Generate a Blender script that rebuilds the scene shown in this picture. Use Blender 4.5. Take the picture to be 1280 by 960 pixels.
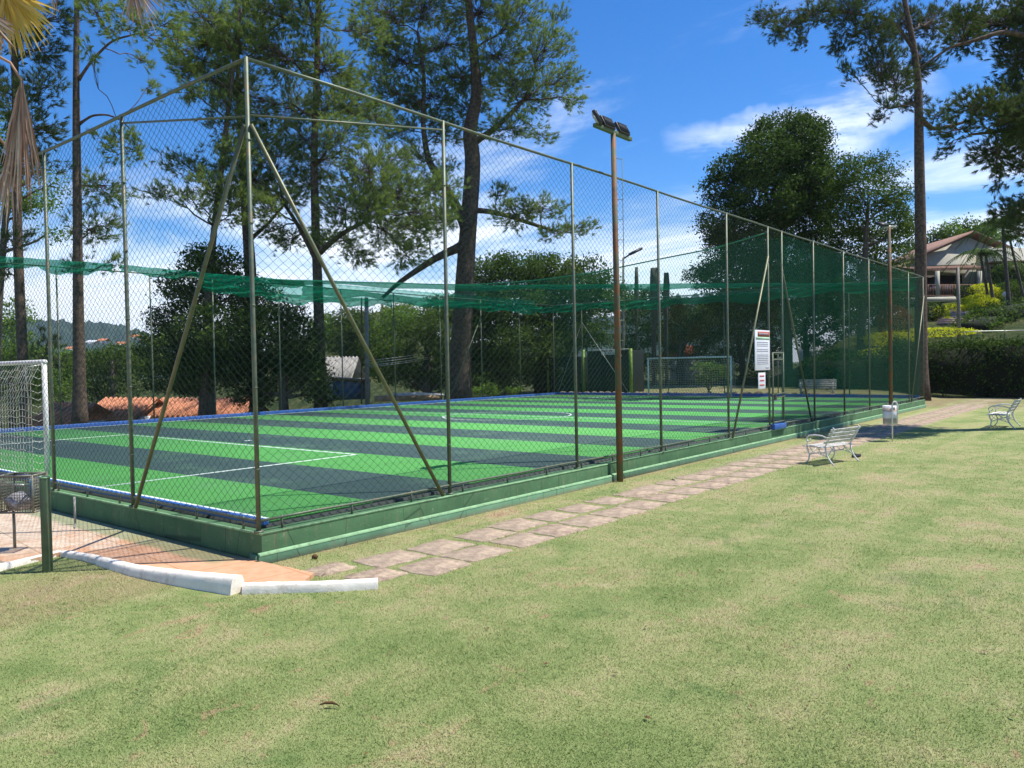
import bpy, math, random
import numpy as np
from mathutils import Matrix, Vector
R_ = math.radians
S = bpy.context.scene
for o in list(bpy.data.objects): bpy.data.objects.remove(o)
COL = S.collection
rng = np.random.default_rng(7)
random.seed(5)

# ------------------------------------------------------------------ camera
FPX = 991.9                                   # focal length in photo pixels (1280 wide)
YAW, PITCH, ROLL = R_(39.16), R_(-1.346), R_(-1.10)
CAM = np.array([-5.795, -8.9625, 2.48])
Fv = np.array([math.cos(PITCH)*math.cos(YAW), math.cos(PITCH)*math.sin(YAW), math.sin(PITCH)])
_r0 = np.array([math.sin(YAW), -math.cos(YAW), 0.]); _u0 = np.cross(_r0, Fv)
Rv = math.cos(ROLL)*_r0+math.sin(ROLL)*_u0
Uv = -math.sin(ROLL)*_r0+math.cos(ROLL)*_u0
cd = bpy.data.cameras.new('camera'); cam = bpy.data.objects.new('camera', cd); COL.objects.link(cam)
cd.sensor_fit = 'HORIZONTAL'; cd.sensor_width = 36; cd.lens = FPX/1280*36
cd.clip_start = .05; cd.clip_end = 20000
M = Matrix(((Rv[0], Uv[0], -Fv[0], CAM[0]), (Rv[1], Uv[1], -Fv[1], CAM[1]), (Rv[2], Uv[2], -Fv[2], CAM[2]), (0, 0, 0, 1)))
cam.matrix_world = M
S.camera = cam
def at(u, v, d):                              # a point d metres ahead, for far scenery
    return CAM + (Fv + Rv*(u-640)/FPX - Uv*(v-480)/FPX)*d

# ------------------------------------------------------------------ light
SUN_EL = R_(63); SUN_DIR = np.array([.70, -.71])          # towards the sun (horizontal)
SUN_AZ = math.atan2(SUN_DIR[1], SUN_DIR[0])
ld = bpy.data.lights.new('sun', 'SUN'); ld.energy = 5.0; ld.angle = R_(.53); ld.color = (1, .955, .88)
sun = bpy.data.objects.new('sun', ld); COL.objects.link(sun)
sv = Vector((math.cos(SUN_EL)*math.cos(SUN_AZ), math.cos(SUN_EL)*math.sin(SUN_AZ), math.sin(SUN_EL)))
sun.rotation_euler = sv.to_track_quat('Z', 'Y').to_euler()
sun.location = (0, 0, 60)

W = bpy.data.worlds.new('World'); S.world = W; W.use_nodes = True
S.view_settings.view_transform = 'Standard'; S.view_settings.look = 'None'
S.view_settings.gamma = 1; S.view_settings.use_curve_mapping = False
S.view_settings.exposure = 0.52
S.cycles.max_bounces = 6; S.cycles.transparent_max_bounces = 24; S.cycles.diffuse_bounces = 3

class N:                                       # node helper
    def __init__(s, tree): s.t = tree; s.n = tree.nodes; s.l = tree.links
    def new(s, typ, **kw):
        n = s.n.new(typ)
        for k, v in kw.items():
            if k == 'ins':
                for a, b in v.items(): s.set(n, a, b)
            else: setattr(n, k, v)
        return n
    def set(s, n, k, v):
        i = n.inputs[k]
        if isinstance(v, bpy.types.NodeSocket): s.l.new(v, i)
        else: i.default_value = v
    def math(s, op, a, b=0., c=None, clamp=False):
        n = s.new('ShaderNodeMath', operation=op, use_clamp=clamp, ins={0: a, 1: b})
        if c is not None: s.set(n, 2, c)
        return n.outputs[0]
    def noise(s, vec, scale, detail=3, rough=.55, dist=0.):
        n = s.new('ShaderNodeTexNoise', ins={'Scale': scale, 'Detail': detail, 'Roughness': rough, 'Distortion': dist})
        if vec is not None: s.set(n, 'Vector', vec)
        return n.outputs[0]
    def ramp(s, fac, stops):
        n = s.new('ShaderNodeValToRGB'); e = n.color_ramp.elements
        while len(e) > 1: e.remove(e[0])
        e[0].position = stops[0][0]; e[0].color = (*stops[0][1], 1)
        for p, c in stops[1:]:
            x = e.new(p); x.color = (*c, 1)
        s.set(n, 0, fac); return n.outputs[0]
    def mix(s, fac, a, b, mode='MIX'):
        n = s.new('ShaderNodeMix', data_type='RGBA', blend_type=mode)
        s.set(n, 0, fac)
        for k, v in ((6, a), (7, b)):
            if isinstance(v, tuple): v = (*v, 1) if len(v) == 3 else v
            s.set(n, k, v)
        return n.outputs[2]
    def step(s, x, a, b):
        n = s.new('ShaderNodeMapRange', interpolation_type='SMOOTHSTEP'); s.set(n, 0, x); s.set(n, 1, a); s.set(n, 2, b)
        return n.outputs[0]
# sky with thin cirrus
w = N(W.node_tree); w.n.clear()
sky = w.new('ShaderNodeTexSky', sky_type='NISHITA', sun_disc=False, sun_elevation=SUN_EL, sun_rotation=math.pi/2-SUN_AZ,
            altitude=900, air_density=1.0, dust_density=.35, ozone_density=2.2)
tc = w.new('ShaderNodeTexCoord').outputs['Generated']
sp = w.new('ShaderNodeSeparateXYZ', ins={0: tc})
zz = w.math('MAXIMUM', sp.outputs[2], .0)
den = w.math('ADD', zz, .09)
px = w.math('DIVIDE', sp.outputs[0], den); py = w.math('DIVIDE', sp.outputs[1], den)
cv = w.new('ShaderNodeCombineXYZ', ins={0: px, 1: py, 2: 0.}).outputs[0]
mp = w.new('ShaderNodeMapping', ins={'Vector': cv, 'Location': (3.1, 1.7, 0), 'Rotation': (0, 0, R_(-22)), 'Scale': (1., .6, 1)}).outputs[0]
n1 = w.noise(mp, 1.15, 8, .62, .6); n2 = w.noise(mp, .33, 3, .5)
nn = w.math('ADD', w.math('MULTIPLY', n1, .62), w.math('MULTIPLY', n2, .55))
low = w.step(zz, .42, .02)                     # more cloud towards the horizon
cl = w.step(w.math('ADD', nn, w.math('MULTIPLY', low, .27)), .645, .88)
hz = w.step(zz, .16, .0)
# one longer wisp of cloud low in the east-south-east
wz = w.math('MULTIPLY', w.math('SUBTRACT', sp.outputs[2], w.math('ADD', .268, w.math('MULTIPLY', w.math('SUBTRACT', w.noise(tc, 5., 5, .6), .5), .14))), 24.)
wa = w.new('ShaderNodeMath', operation='ARCTAN2', ins={0: sp.outputs[1], 1: sp.outputs[0]}).outputs[0]
wx_ = w.math('MULTIPLY', w.math('SUBTRACT', wa, .335), 6.2)
wr_ = w.math('SUBTRACT', 1., w.math('ADD', w.math('MULTIPLY', wz, wz), w.math('MULTIPLY', wx_, wx_)), clamp=True)
wisp = w.math('MULTIPLY', wr_, w.step(w.noise(w.new('ShaderNodeMapping', ins={'Vector': tc, 'Scale': (4, 4, 16)}).outputs[0], 1.6, 7, .65), .30, .62))
cl = w.math('MAXIMUM', cl, w.math('MULTIPLY', wisp, .9))
skyc = w.new('ShaderNodeHueSaturation', ins={'Saturation': 1.38, 'Value': 1.0, 'Color': sky.outputs[0]}).outputs[0]
skyc = w.mix(1., skyc, (.92, 1.10, 1.32), 'MULTIPLY')
c1 = w.mix(w.math('MULTIPLY', cl, .85), skyc, (10.6, 11.2, 12.))
c2 = w.mix(w.math('MULTIPLY', hz, .45), c1, (6.6, 7.5, 9.0))
bg = w.new('ShaderNodeBackground', ins={'Color': c2, 'Strength': .095})
out = w.new('ShaderNodeOutputWorld'); w.l.new(bg.outputs[0], out.inputs[0])

# ------------------------------------------------------------------ materials
def newmat(name):
    m = bpy.data.materials.new(name); m.use_nodes = True
    m.node_tree.nodes.clear(); return m, N(m.node_tree)
def finish(k, shader, disp=None):
    o = k.new('ShaderNodeOutputMaterial'); k.l.new(shader, o.inputs[0])
def bump(k, h, strength=.3, dist=.02):
    return k.new('ShaderNodeBump', ins={'Height': h, 'Strength': strength, 'Distance': dist}).outputs[0]
def paint(name, col, col2=None, rough=.6, scale=6., metal=0., bmp=.15, lo=.35, hi=.65, dirt=None, dscale=2., damt=.5, detail=5, spec=.4):
    m, k = newmat(name)
    oc = k.new('ShaderNodeTexCoord').outputs['Object']
    nz = k.noise(oc, scale, detail, .6)
    c2 = col2 or tuple(x*.75 for x in col)
    c = k.ramp(nz, [(lo, col2 or c2), (hi, col)])
    if dirt:
        d = k.noise(oc, dscale, 6, .68)
        c = k.mix(k.math('MULTIPLY', k.step(d, .5, .66), damt), c, dirt)
    b = k.new('ShaderNodeBsdfPrincipled', ins={'Base Color': c, 'Roughness': rough, 'Metallic': metal, 'Specular IOR Level': spec, 'Normal': bump(k, k.noise(oc, scale*5, 4), bmp, .01)})
    finish(k, b.outputs[0]); return m
def leafmat(name, stops, trans=.35, rough=.65, spec=.08, rw=.6, nw=.5, ns=.55):
    m, k = newmat(name)
    rnd = k.new('ShaderNodeNewGeometry').outputs['Random Per Island']
    oc = k.new('ShaderNodeTexCoord').outputs['Object']
    x = k.math('ADD', k.math('MULTIPLY', rnd, rw), k.math('MULTIPLY', k.noise(oc, ns, 3), nw), clamp=True)
    c = k.ramp(x, stops)
    b = k.new('ShaderNodeBsdfPrincipled', ins={'Base Color': c, 'Roughness': rough, 'Specular IOR Level': spec})
    tl = k.new('ShaderNodeBsdfTranslucent', ins={'Color': k.mix(.5, c, k.mix(1., c, (1.35, 1.5, .5), 'MULTIPLY'))})
    mx = k.new('ShaderNodeMixShader', ins={0: trans}); k.l.new(b.outputs[0], mx.inputs[1]); k.l.new(tl.outputs[0], mx.inputs[2])
    finish(k, mx.outputs[0]); return m
def netmat(name, col, alpha, scale=0., tint=(1, 1, 1)):
    m, k = newmat(name)
    d = k.new('ShaderNodeBsdfDiffuse', ins={'Color': (*col, 1)}); tl = k.new('ShaderNodeBsdfTranslucent', ins={'Color': (*col, 1)})
    a = k.new('ShaderNodeMixShader', ins={0: .45}); k.l.new(d.outputs[0], a.inputs[1]); k.l.new(tl.outputs[0], a.inputs[2])
    t = k.new('ShaderNodeBsdfTransparent', ins={'Color': (*tint, 1)})
    f = alpha
    if scale:
        oc = k.new('ShaderNodeTexCoord').outputs['Object']
        f = k.math('MULTIPLY', k.step(k.noise(oc, scale, 4, .6), .3, .7), alpha*1.6, clamp=True)
    mx = k.new('ShaderNodeMixShader', ins={0: f}); k.l.new(t.outputs[0], mx.inputs[1]); k.l.new(a.outputs[0], mx.inputs[2])
    finish(k, mx.outputs[0]); return m

def grass_colour(k, blades=False):
    oc = k.new('ShaderNodeNewGeometry').outputs['Position']
    n_big = k.noise(oc, .33, 4, .6, .3); n_mid = k.noise(oc, 1.5, 5, .65, .6); n_f = k.noise(oc, 9., 5, .7)
    n_vf = k.noise(oc, 55., 3, .7)
    x = k.math('ADD', k.math('MULTIPLY', n_big, .36), k.math('MULTIPLY', n_mid, .50))
    x = k.math('ADD', x, k.math('MULTIPLY', n_f, .14))
    if blades:
        rnd = k.new('ShaderNodeNewGeometry').outputs['Random Per Island']
        x = k.math('ADD', x, k.math('MULTIPLY', k.math('SUBTRACT', rnd, .5), .17))
    else:
        x = k.math('ADD', x, k.math('MULTIPLY', k.math('SUBTRACT', n_vf, .5), .22))
    bd = k.noise(k.new('ShaderNodeMapping', ins={'Vector': oc, 'Rotation': (0, 0, R_(-14)), 'Scale': (.10, 1.25, 1)}).outputs[0], 1., 4, .6, .5)
    x = k.math('ADD', x, k.math('MULTIPLY', k.math('SUBTRACT', bd, .5), .36))
    x = k.math('ADD', k.math('MULTIPLY', k.math('SUBTRACT', x, .5), 1.3), .545)
    c = k.ramp(x, [(.18, (.135, .21, .06)), (.36, (.22, .295, .095)), (.50, (.30, .36, .13)), (.61, (.40, .41, .18)), (.71, (.50, .425, .24)), (.82, (.49, .32, .205))])
    red = k.step(k.noise(oc, 1.7, 6, .74, 1.5), .585, .69)
    c = k.mix(k.math('MULTIPLY', red, .75), c, (.50, .32, .20))
    lush = k.step(k.noise(oc, .9, 5, .7, .9), .57, .68)
    c = k.mix(k.math('MULTIPLY', lush, .35), c, (.10, .21, .06))
    return c, n_f, n_vf
mGrass, k = newmat('grass_blades')
c, _, _ = grass_colour(k, True)
b = k.new('ShaderNodeBsdfPrincipled', ins={'Base Color': c, 'Roughness': .6, 'Specular IOR Level': .2})
tl = k.new('ShaderNodeBsdfTranslucent', ins={'Color': c}); mx = k.new('ShaderNodeMixShader', ins={0: .3})
k.l.new(b.outputs[0], mx.inputs[1]); k.l.new(tl.outputs[0], mx.inputs[2]); finish(k, mx.outputs[0])
mLawn, k = newmat('lawn_ground')
c, nf, nvf = grass_colour(k)
c = k.mix(1., c, (.80, .80, .78), 'MULTIPLY')  # darker ground paints in the self-shadow of the grass blades
pos = k.new('ShaderNodeNewGeometry').outputs['Position']; sp_ = k.new('ShaderNodeSeparateXYZ', ins={0: pos})
# bare earth beside the wall and under the trees, litter far away
yy = sp_.outputs[1]; xx = sp_.outputs[0]
nw = k.noise(pos, 1.1, 5, .7)
edge = k.math('MULTIPLY', k.step(k.math('ADD', yy, k.math('MULTIPLY', nw, .7)), -.05, .30), k.step(yy, 2.5, 1.0))
c = k.mix(k.math('MULTIPLY', edge, .55), c, (.30, .215, .12))
slabm = k.math('MULTIPLY', k.step(k.math('ADD', yy, k.math('MULTIPLY', nw, .5)), -2.25, -1.9), k.step(k.math('ADD', yy, k.math('MULTIPLY', nw, .4)), -.35, -.75))
c = k.mix(k.math('MULTIPLY', k.math('MULTIPLY', slabm, k.step(xx, 6., 20.)), .75), c, (.42, .36, .24))
far = k.step(k.math('ADD', xx, k.math('MULTIPLY', nw, 5.)), 38., 44.)
c = k.mix(k.math('MULTIPLY', far, k.math('MULTIPLY', k.step(nw, .35, .6), .8)), c, (.20, .155, .085))
b = k.new('ShaderNodeBsdfPrincipled', ins={'Base Color': c, 'Roughness': .85, 'Specular IOR Level': .15, 'Normal': bump(k, k.math('ADD', nf, nvf), .9, .03)})
finish(k, b.outputs[0])

mWood, k = newmat('hillside_ground')
oc = k.new('ShaderNodeTexCoord').outputs['Object']
c = k.ramp(k.math('ADD', k.math('MULTIPLY', k.noise(oc, .35, 8, .75), .6), k.math('MULTIPLY', k.noise(oc, 3., 6, .75), .4)), [(.36, (.018, .032, .010)), (.48, (.055, .08, .024)), (.56, (.11, .12, .04)), (.66, (.20, .15, .085))])
finish(k, k.new('ShaderNodeBsdfPrincipled', ins={'Base Color': c, 'Roughness': .9, 'Specular IOR Level': .1, 'Normal': bump(k, k.noise(oc, 2.5, 6, .7), 1., .6)}).outputs[0])
mHill, k = newmat('hazy_far_hill')
oc = k.new('ShaderNodeTexCoord').outputs['Object']
c = k.ramp(k.noise(oc, .02, 8, .7), [(.35, (.022, .05, .045)), (.55, (.038, .075, .06)), (.7, (.07, .11, .07))])  # bluish tone puts distance haze into the hill colour
finish(k, k.new('ShaderNodeBsdfPrincipled', ins={'Base Color': c, 'Roughness': .95, 'Specular IOR Level': .05, 'Normal': bump(k, k.noise(oc, .05, 8, .7), 1., 12)}).outputs[0])

mTurf, k = newmat('striped_turf')
oc = k.new('ShaderNodeTexCoord').outputs['Object']; sx = k.new('ShaderNodeSeparateXYZ', ins={0: oc})
ph = k.math('MODULO', k.math('ADD', sx.outputs[0], k.math('MULTIPLY', k.noise(oc, 1.2, 2), .04)), 4.3)
band = k.math('GREATER_THAN', ph, 2.15)
fine = k.noise(oc, 60, 3, .7); wear = k.noise(oc, .8, 5, .65)
g1 = k.mix(fine, (.085, .34, .07), (.14, .45, .12)); g2 = k.mix(fine, (.042, .082, .076), (.075, .128, .118))
c = k.mix(band, g1, g2)
c = k.mix(k.math('MULTIPLY', k.step(wear, .5, .7), .3), c, (.16, .30, .17))
c = k.mix(k.math('MULTIPLY', k.step(k.noise(oc, 170., 2, .6), .58, .66), .5), c, (.02, .035, .025))
seam = k.math('LESS_THAN', k.math('ABSOLUTE', k.math('SUBTRACT', k.math('MODULO', sx.outputs[1], 3.9), 1.95)), .012)
c = k.mix(k.math('MULTIPLY', seam, .35), c, (.03, .07, .04))
blot = k.noise(k.new('ShaderNodeMapping', ins={'Vector': oc, 'Scale': (.25, 1.6, 1)}).outputs[0], 1.2, 5, .7)
c = k.mix(k.math('MULTIPLY', k.step(blot, .50, .72), .30), c, (.03, .12, .04))
finish(k, k.new('ShaderNodeBsdfPrincipled', ins={'Base Color': c, 'Roughness': .8, 'Specular IOR Level': .25, 'Normal': bump(k, fine, .5, .01)}).outputs[0])

def wallpaint(name, a, b_):
    m, k = newmat(name); oc = k.new('ShaderNodeNewGeometry').outputs['Position']
    c = k.ramp(k.noise(oc, 1.3, 6, .65), [(.35, b_), (.65, a)])
    stv = k.new('ShaderNodeMapping', ins={'Vector': oc, 'Scale': (5., 5., .7)}).outputs[0]
    c = k.mix(k.math('MULTIPLY', k.step(k.noise(stv, 1.6, 6, .7), .54, .72), .6), c, (.21, .165, .10))
    c = k.mix(k.math('MULTIPLY', k.step(k.noise(oc, 11., 5, .75), .60, .70), .5), c, (.30, .36, .22))
    z = k.new('ShaderNodeSeparateXYZ', ins={0: oc}).outputs[2]
    c = k.mix(k.math('MULTIPLY', k.step(k.math('ADD', z, k.math('MULTIPLY', k.noise(oc, 4., 5, .7), .12)), .16, .03), .7), c, (.15, .11, .065))
    cr = k.new('ShaderNodeTexVoronoi', feature='DISTANCE_TO_EDGE', ins={'Vector': k.new('ShaderNodeMapping', ins={'Vector': oc, 'Scale': (.9, .9, .25)}).outputs[0], 'Scale': 1.4}).outputs[0]
    c = k.mix(k.math('MULTIPLY', k.step(cr, .010, .002), .6), c, (.03, .05, .03))
    b = k.new('ShaderNodeBsdfPrincipled', ins={'Base Color': c, 'Roughness': .8, 'Specular IOR Level': .25, 'Normal': bump(k, k.noise(oc, 14., 6, .7), .5, .012)})
    finish(k, b.outputs[0]); return m
mWall = wallpaint('green_wall_paint', (.088, .185, .085), (.055, .13, .06))
mPlinth = wallpaint('green_plinth_paint', (.12, .25, .145), (.075, .18, .10))
mCap = paint('pale_green_edge', (.24, .42, .22), (.16, .30, .15), .75, 5., dirt=(.12, .16, .08), dscale=9., damt=.7)
mPost = paint('weathered_green_pipe', (.12, .15, .10), (.075, .10, .068), .5, 9., .25, dirt=(.20, .12, .06), dscale=6., damt=.45)
mBrace = paint('olive_pipe', (.15, .16, .085), (.10, .115, .06), .45, 9., .25, dirt=(.16, .10, .05), dscale=8., damt=.5)
mWire = paint('pvc_green_wire', (.034, .055, .04), (.022, .036, .028), .6, 20., 0., bmp=0, spec=.12)
mRust = paint('rusty_pole', (.20, .09, .038), (.10, .105, .06), .7, 4.5, .1, lo=.44, hi=.56, dirt=(.09, .045, .025), dscale=3., damt=.6, bmp=.4)
mWhite = paint('white_enamel', (.72, .72, .70), (.60, .60, .57), .45, 14., dirt=(.34, .30, .24), dscale=24., damt=.45)
mLime = paint('whitewashed_stone', (.86, .80, .69), (.78, .71, .59), .85, 7., dirt=(.40, .30, .20), dscale=6., damt=.45, bmp=.35)
mBlue = paint('blue_edging', (.035, .13, .42), (.025, .09, .30), .55, 8., dirt=(.12, .12, .14), dscale=6., damt=.4)
mDarkC = paint('shade_dark_concrete', (.07, .085, .075), (.045, .055, .05), .9, 5.)  # concrete tone darkened to paint the shadowed gap beside the wall
mLine = paint('white_turf_line', (.72, .78, .74), (.55, .66, .58), .8, 22., dirt=(.2, .45, .2), dscale=30., damt=.5)
mBlack = paint('black_metal', (.025, .027, .03), (.018, .019, .02), .45, 20.)
mGlass = paint('lamp_glass', (.5, .52, .5), (.4, .42, .4), .2, 10.)
mZinc = paint('galvanised_bar', (.45, .47, .42), (.33, .35, .30), .4, 12., .5)
mStone, k = newmat('pink_grey_granite')
oc = k.new('ShaderNodeTexCoord').outputs['Object']; oi = k.new('ShaderNodeObjectInfo').outputs['Random']
c = k.ramp(k.noise(oc, 6., 7, .75), [(.32, (.16, .115, .085)), (.5, (.34, .255, .185)), (.66, (.52, .40, .28))])
c = k.mix(k.math('MULTIPLY', oi, .35), c, (.40, .32, .235))
finish(k, k.new('ShaderNodeBsdfPrincipled', ins={'Base Color': c, 'Roughness': .85, 'Specular IOR Level': .2, 'Normal': bump(k, k.noise(oc, 28., 5, .7), .8, .02)}).outputs[0])
mTile, k = newmat('worn_orange_tile')
pos = k.new('ShaderNodeNewGeometry').outputs['Position']
sy = k.new('ShaderNodeSeparateXYZ', ins={0: pos})
br = k.new('ShaderNodeTexBrick', ins={'Vector': k.new('ShaderNodeMapping', ins={'Vector': pos, 'Rotation': (0, 0, R_(6)), 'Scale': (1, 1, 1)}).outputs[0], 'Color1': (1, 1, 1, 1), 'Color2': (.9, .9, .9, 1), 'Mortar': (.72, .66, .58, 1), 'Scale': 1., 'Mortar Size': .012, 'Brick Width': .92, 'Row Height': .92})
br.offset = .0
nz = k.noise(pos, 1.6, 6, .7, .8); nz2 = k.noise(pos, 7., 5, .7)
c = k.ramp(nz2, [(.3, (.46, .33, .23)), (.5, (.60, .46, .33)), (.7, (.70, .60, .46))])
org = k.step(k.math('ADD', k.math('MULTIPLY', nz, 2.4), k.math('MULTIPLY', sy.outputs[1], -.24)), .25, .85)
c = k.mix(k.math('MULTIPLY', org, .85), c, k.mix(nz2, (.50, .22, .10), (.66, .38, .22)))
c = k.mix(1., c, br.outputs[0], 'MULTIPLY')
# old green floor paint close to the court wall
wob = k.math('ADD', sy.outputs[0], k.math('MULTIPLY', k.noise(pos, 2.5, 4, .7), .25))
gp = k.math('MULTIPLY', k.step(wob, -.44, -.30), k.step(sy.outputs[1], .0, .5))
c = k.mix(k.math('MULTIPLY', gp, .65), c, (.16, .24, .11))
finish(k, k.new('ShaderNodeBsdfPrincipled', ins={'Base Color': c, 'Roughness': .8, 'Specular IOR Level': .2, 'Normal': bump(k, nz2, .3, .01)}).outputs[0])

mBark = paint('pine_bark', (.125, .085, .06), (.05, .035, .027), .9, 7., bmp=1., lo=.4, hi=.6)
mBark2 = paint('grey_bark', (.12, .10, .08), (.06, .05, .04), .9, 6., bmp=.9)
mNeedle = leafmat('pine_needles', [(.0, (.06, .11, .04)), (.35, (.115, .175, .058)), (.7, (.22, .28, .09)), (1., (.36, .36, .15))], .48, rw=.35, nw=.75, ns=2.2)
mNeedleD = leafmat('dark_pine_needles', [(.0, (.035, .06, .032)), (.5, (.065, .10, .038)), (1., (.14, .16, .06))], .3)
mLeafDark = leafmat('dark_leaves', [(.0, (.010, .024, .006)), (.45, (.028, .056, .012)), (.75, (.07, .125, .024)), (1., (.15, .20, .05))], .28)
mLeafMid = leafmat('mid_leaves', [(.0, (.02, .043, .009)), (.5, (.05, .095, .018)), (.85, (.11, .165, .034)), (1., (.22, .22, .06))], .35)
mLeafLite = leafmat('light_leaves', [(.0, (.06, .12, .02)), (.5, (.12, .21, .035)), (1., (.20, .29, .06))], .4)
mLeafYel = leafmat('yellow_leaves', [(.0, (.26, .30, .015)), (.5, (.52, .54, .025)), (1., (.72, .68, .06))], .4)
mLeafRed = leafmat('red_leaves', [(.0, (.09, .022, .012)), (.5, (.20, .06, .02)), (1., (.33, .13, .04))], .35)
mFrondY = leafmat('yellowing_frond', [(.0, (.40, .26, .05)), (.4, (.66, .42, .08)), (1., (.80, .56, .20))], .3)
mFrondDry = leafmat('dry_frond', [(.0, (.12, .05, .035)), (.5, (.36, .21, .15)), (1., (.66, .52, .42))], .12)
mFrondG = leafmat('palm_leaves', [(.0, (.03, .06, .015)), (.5, (.06, .12, .03)), (1., (.14, .18, .05))], .35)
mNet = netmat('green_netting', (.003, .085, .048), .34)
mNetSide = netmat('green_netting_side', (.003, .085, .048), .22)
mNetThin = netmat('thin_green_netting', (.015, .14, .10), .13, tint=(.88, .97, .95))
mNetDrape = netmat('draped_green_netting', (.006, .20, .12), .38, tint=(.55, .88, .78))
mNetFold = netmat('folded_green_netting', (.008, .20, .105), .70, tint=(.45, .85, .7))
mRope = paint('green_rope', (.02, .22, .11), (.015, .14, .07), .7, 20.)
mCord = paint('white_net_cord', (.62, .62, .54), (.45, .45, .38), .8, 20., bmp=0)
mCream = paint('cream_wall', (.46, .44, .36), (.38, .36, .29), .85, 1.5)  # albedo lowered so the colour carries the facade's shade
mWhiteW = paint('white_plaster', (.66, .68, .70), (.50, .52, .54), .85, 1.2)
mRoof = paint('brown_roof_tile', (.27, .15, .10), (.15, .085, .06), .85, 4.)
mOrange = paint('orange_roof_tile', (.55, .24, .13), (.33, .12, .06), .85, 6., lo=.35, hi=.55, bmp=.7)
mShade = paint('painted_dark_shade', (.03, .022, .018), (.018, .014, .012), .8, 3.)  # near-black colour for shade painted on the house walls
mBlueS = paint('faded_blue_sheet', (.05, .13, .24), (.03, .08, .16), .7, 1.6, dirt=(.18, .10, .05), dscale=2.5, damt=.5)
mTan = paint('tan_wall', (.55, .40, .24), (.27, .19, .11), .9, 2.)
mConc = paint('grey_concrete', (.33, .32, .29), (.24, .23, .21), .9, 3.)
mRoad = paint('grey_road', (.17, .165, .16), (.12, .12, .115), .9, 3.)
mLimeP = paint('lime_green_post', (.20, .36, .03), (.14, .27, .02), .6, 5., dirt=(.30, .08, .03), dscale=2., damt=.4)
mDark = paint('near_black_sheet', (.016, .017, .022), (.010, .011, .014), .6, 2.)
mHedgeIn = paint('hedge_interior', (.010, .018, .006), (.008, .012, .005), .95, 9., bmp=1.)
mLetter = paint('white_letter_paint', (.85, .85, .85), (.8, .8, .8), .5, 3., bmp=0)
mPurple = paint('dark_plastic_bag', (.035, .025, .05), (.02, .015, .03), .3, 9.)
mBag = paint('crumpled_clear_bag', (.45, .45, .48), (.20, .19, .22), .35, 16., bmp=1.)
mCyan = paint('blue_bottle', (.02, .22, .42), (.015, .15, .3), .3, 9.)
mGrey = paint('grey_mesh_metal', (.26, .25, .19), (.17, .16, .12), .5, 15., .3)
mOldG = paint('old_green_post', (.10, .15, .075), (.07, .105, .05), .6, 5., .1, dirt=(.18, .13, .07), dscale=9., damt=.5)
mShoe = paint('black_cloth', (.012, .012, .014), (.008, .008, .009), .8, 20.)
mTwig = paint('brown_pod', (.13, .07, .02), (.06, .03, .01), .8, 20.)
mPaper = paint('white_board', (.74, .75, .80), (.68, .69, .75), .5, 3., bmp=0)
mRedS = paint('orange_red_band', (.42, .10, .05), (.30, .07, .035), .5, 8., bmp=0)
mGreenS = paint('pale_green_band', (.40, .60, .42), (.32, .5, .34), .5, 8., bmp=0)
mInk = paint('grey_ink', (.30, .31, .38), (.24, .25, .32), .6, 8., bmp=0)
mRedInk = paint('red_ink', (.62, .14, .13), (.5, .1, .1), .6, 8., bmp=0)
mWoodS = paint('weathered_white_slat', (.66, .64, .60), (.45, .43, .39), .7, 8., dirt=(.28, .26, .22), dscale=7., damt=.6, bmp=.3)
mStep = paint('pinkish_steps', (.36, .27, .25), (.26, .20, .18), .9, 4.)
mBin = newmat('printed_bin')[0]; k = N(mBin.node_tree)
oc = k.new('ShaderNodeTexCoord').outputs['Object']; sz = k.new('ShaderNodeSeparateXYZ', ins={0: oc})
zb = k.math('ADD', sz.outputs[2], k.math('MULTIPLY', k.math('SUBTRACT', k.noise(oc, 9, 4), .5), .12))
c = k.ramp(k.math('DIVIDE', k.math('SUBTRACT', zb, .5), .6), [(.0, (.62, .62, .62)), (.10, (.32, .33, .38)), (.30, (.28, .28, .32)), (.34, (.60, .64, .70)), (.60, (.66, .69, .74)), (.66, (.50, .36, .28)), (.80, (.62, .48, .38)), (.88, (.66, .68, .72)), (1., (.7, .7, .72))])
finish(k, k.new('ShaderNodeBsdfPrincipled', ins={'Base Color': c, 'Roughness': .5}).outputs[0])

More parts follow.
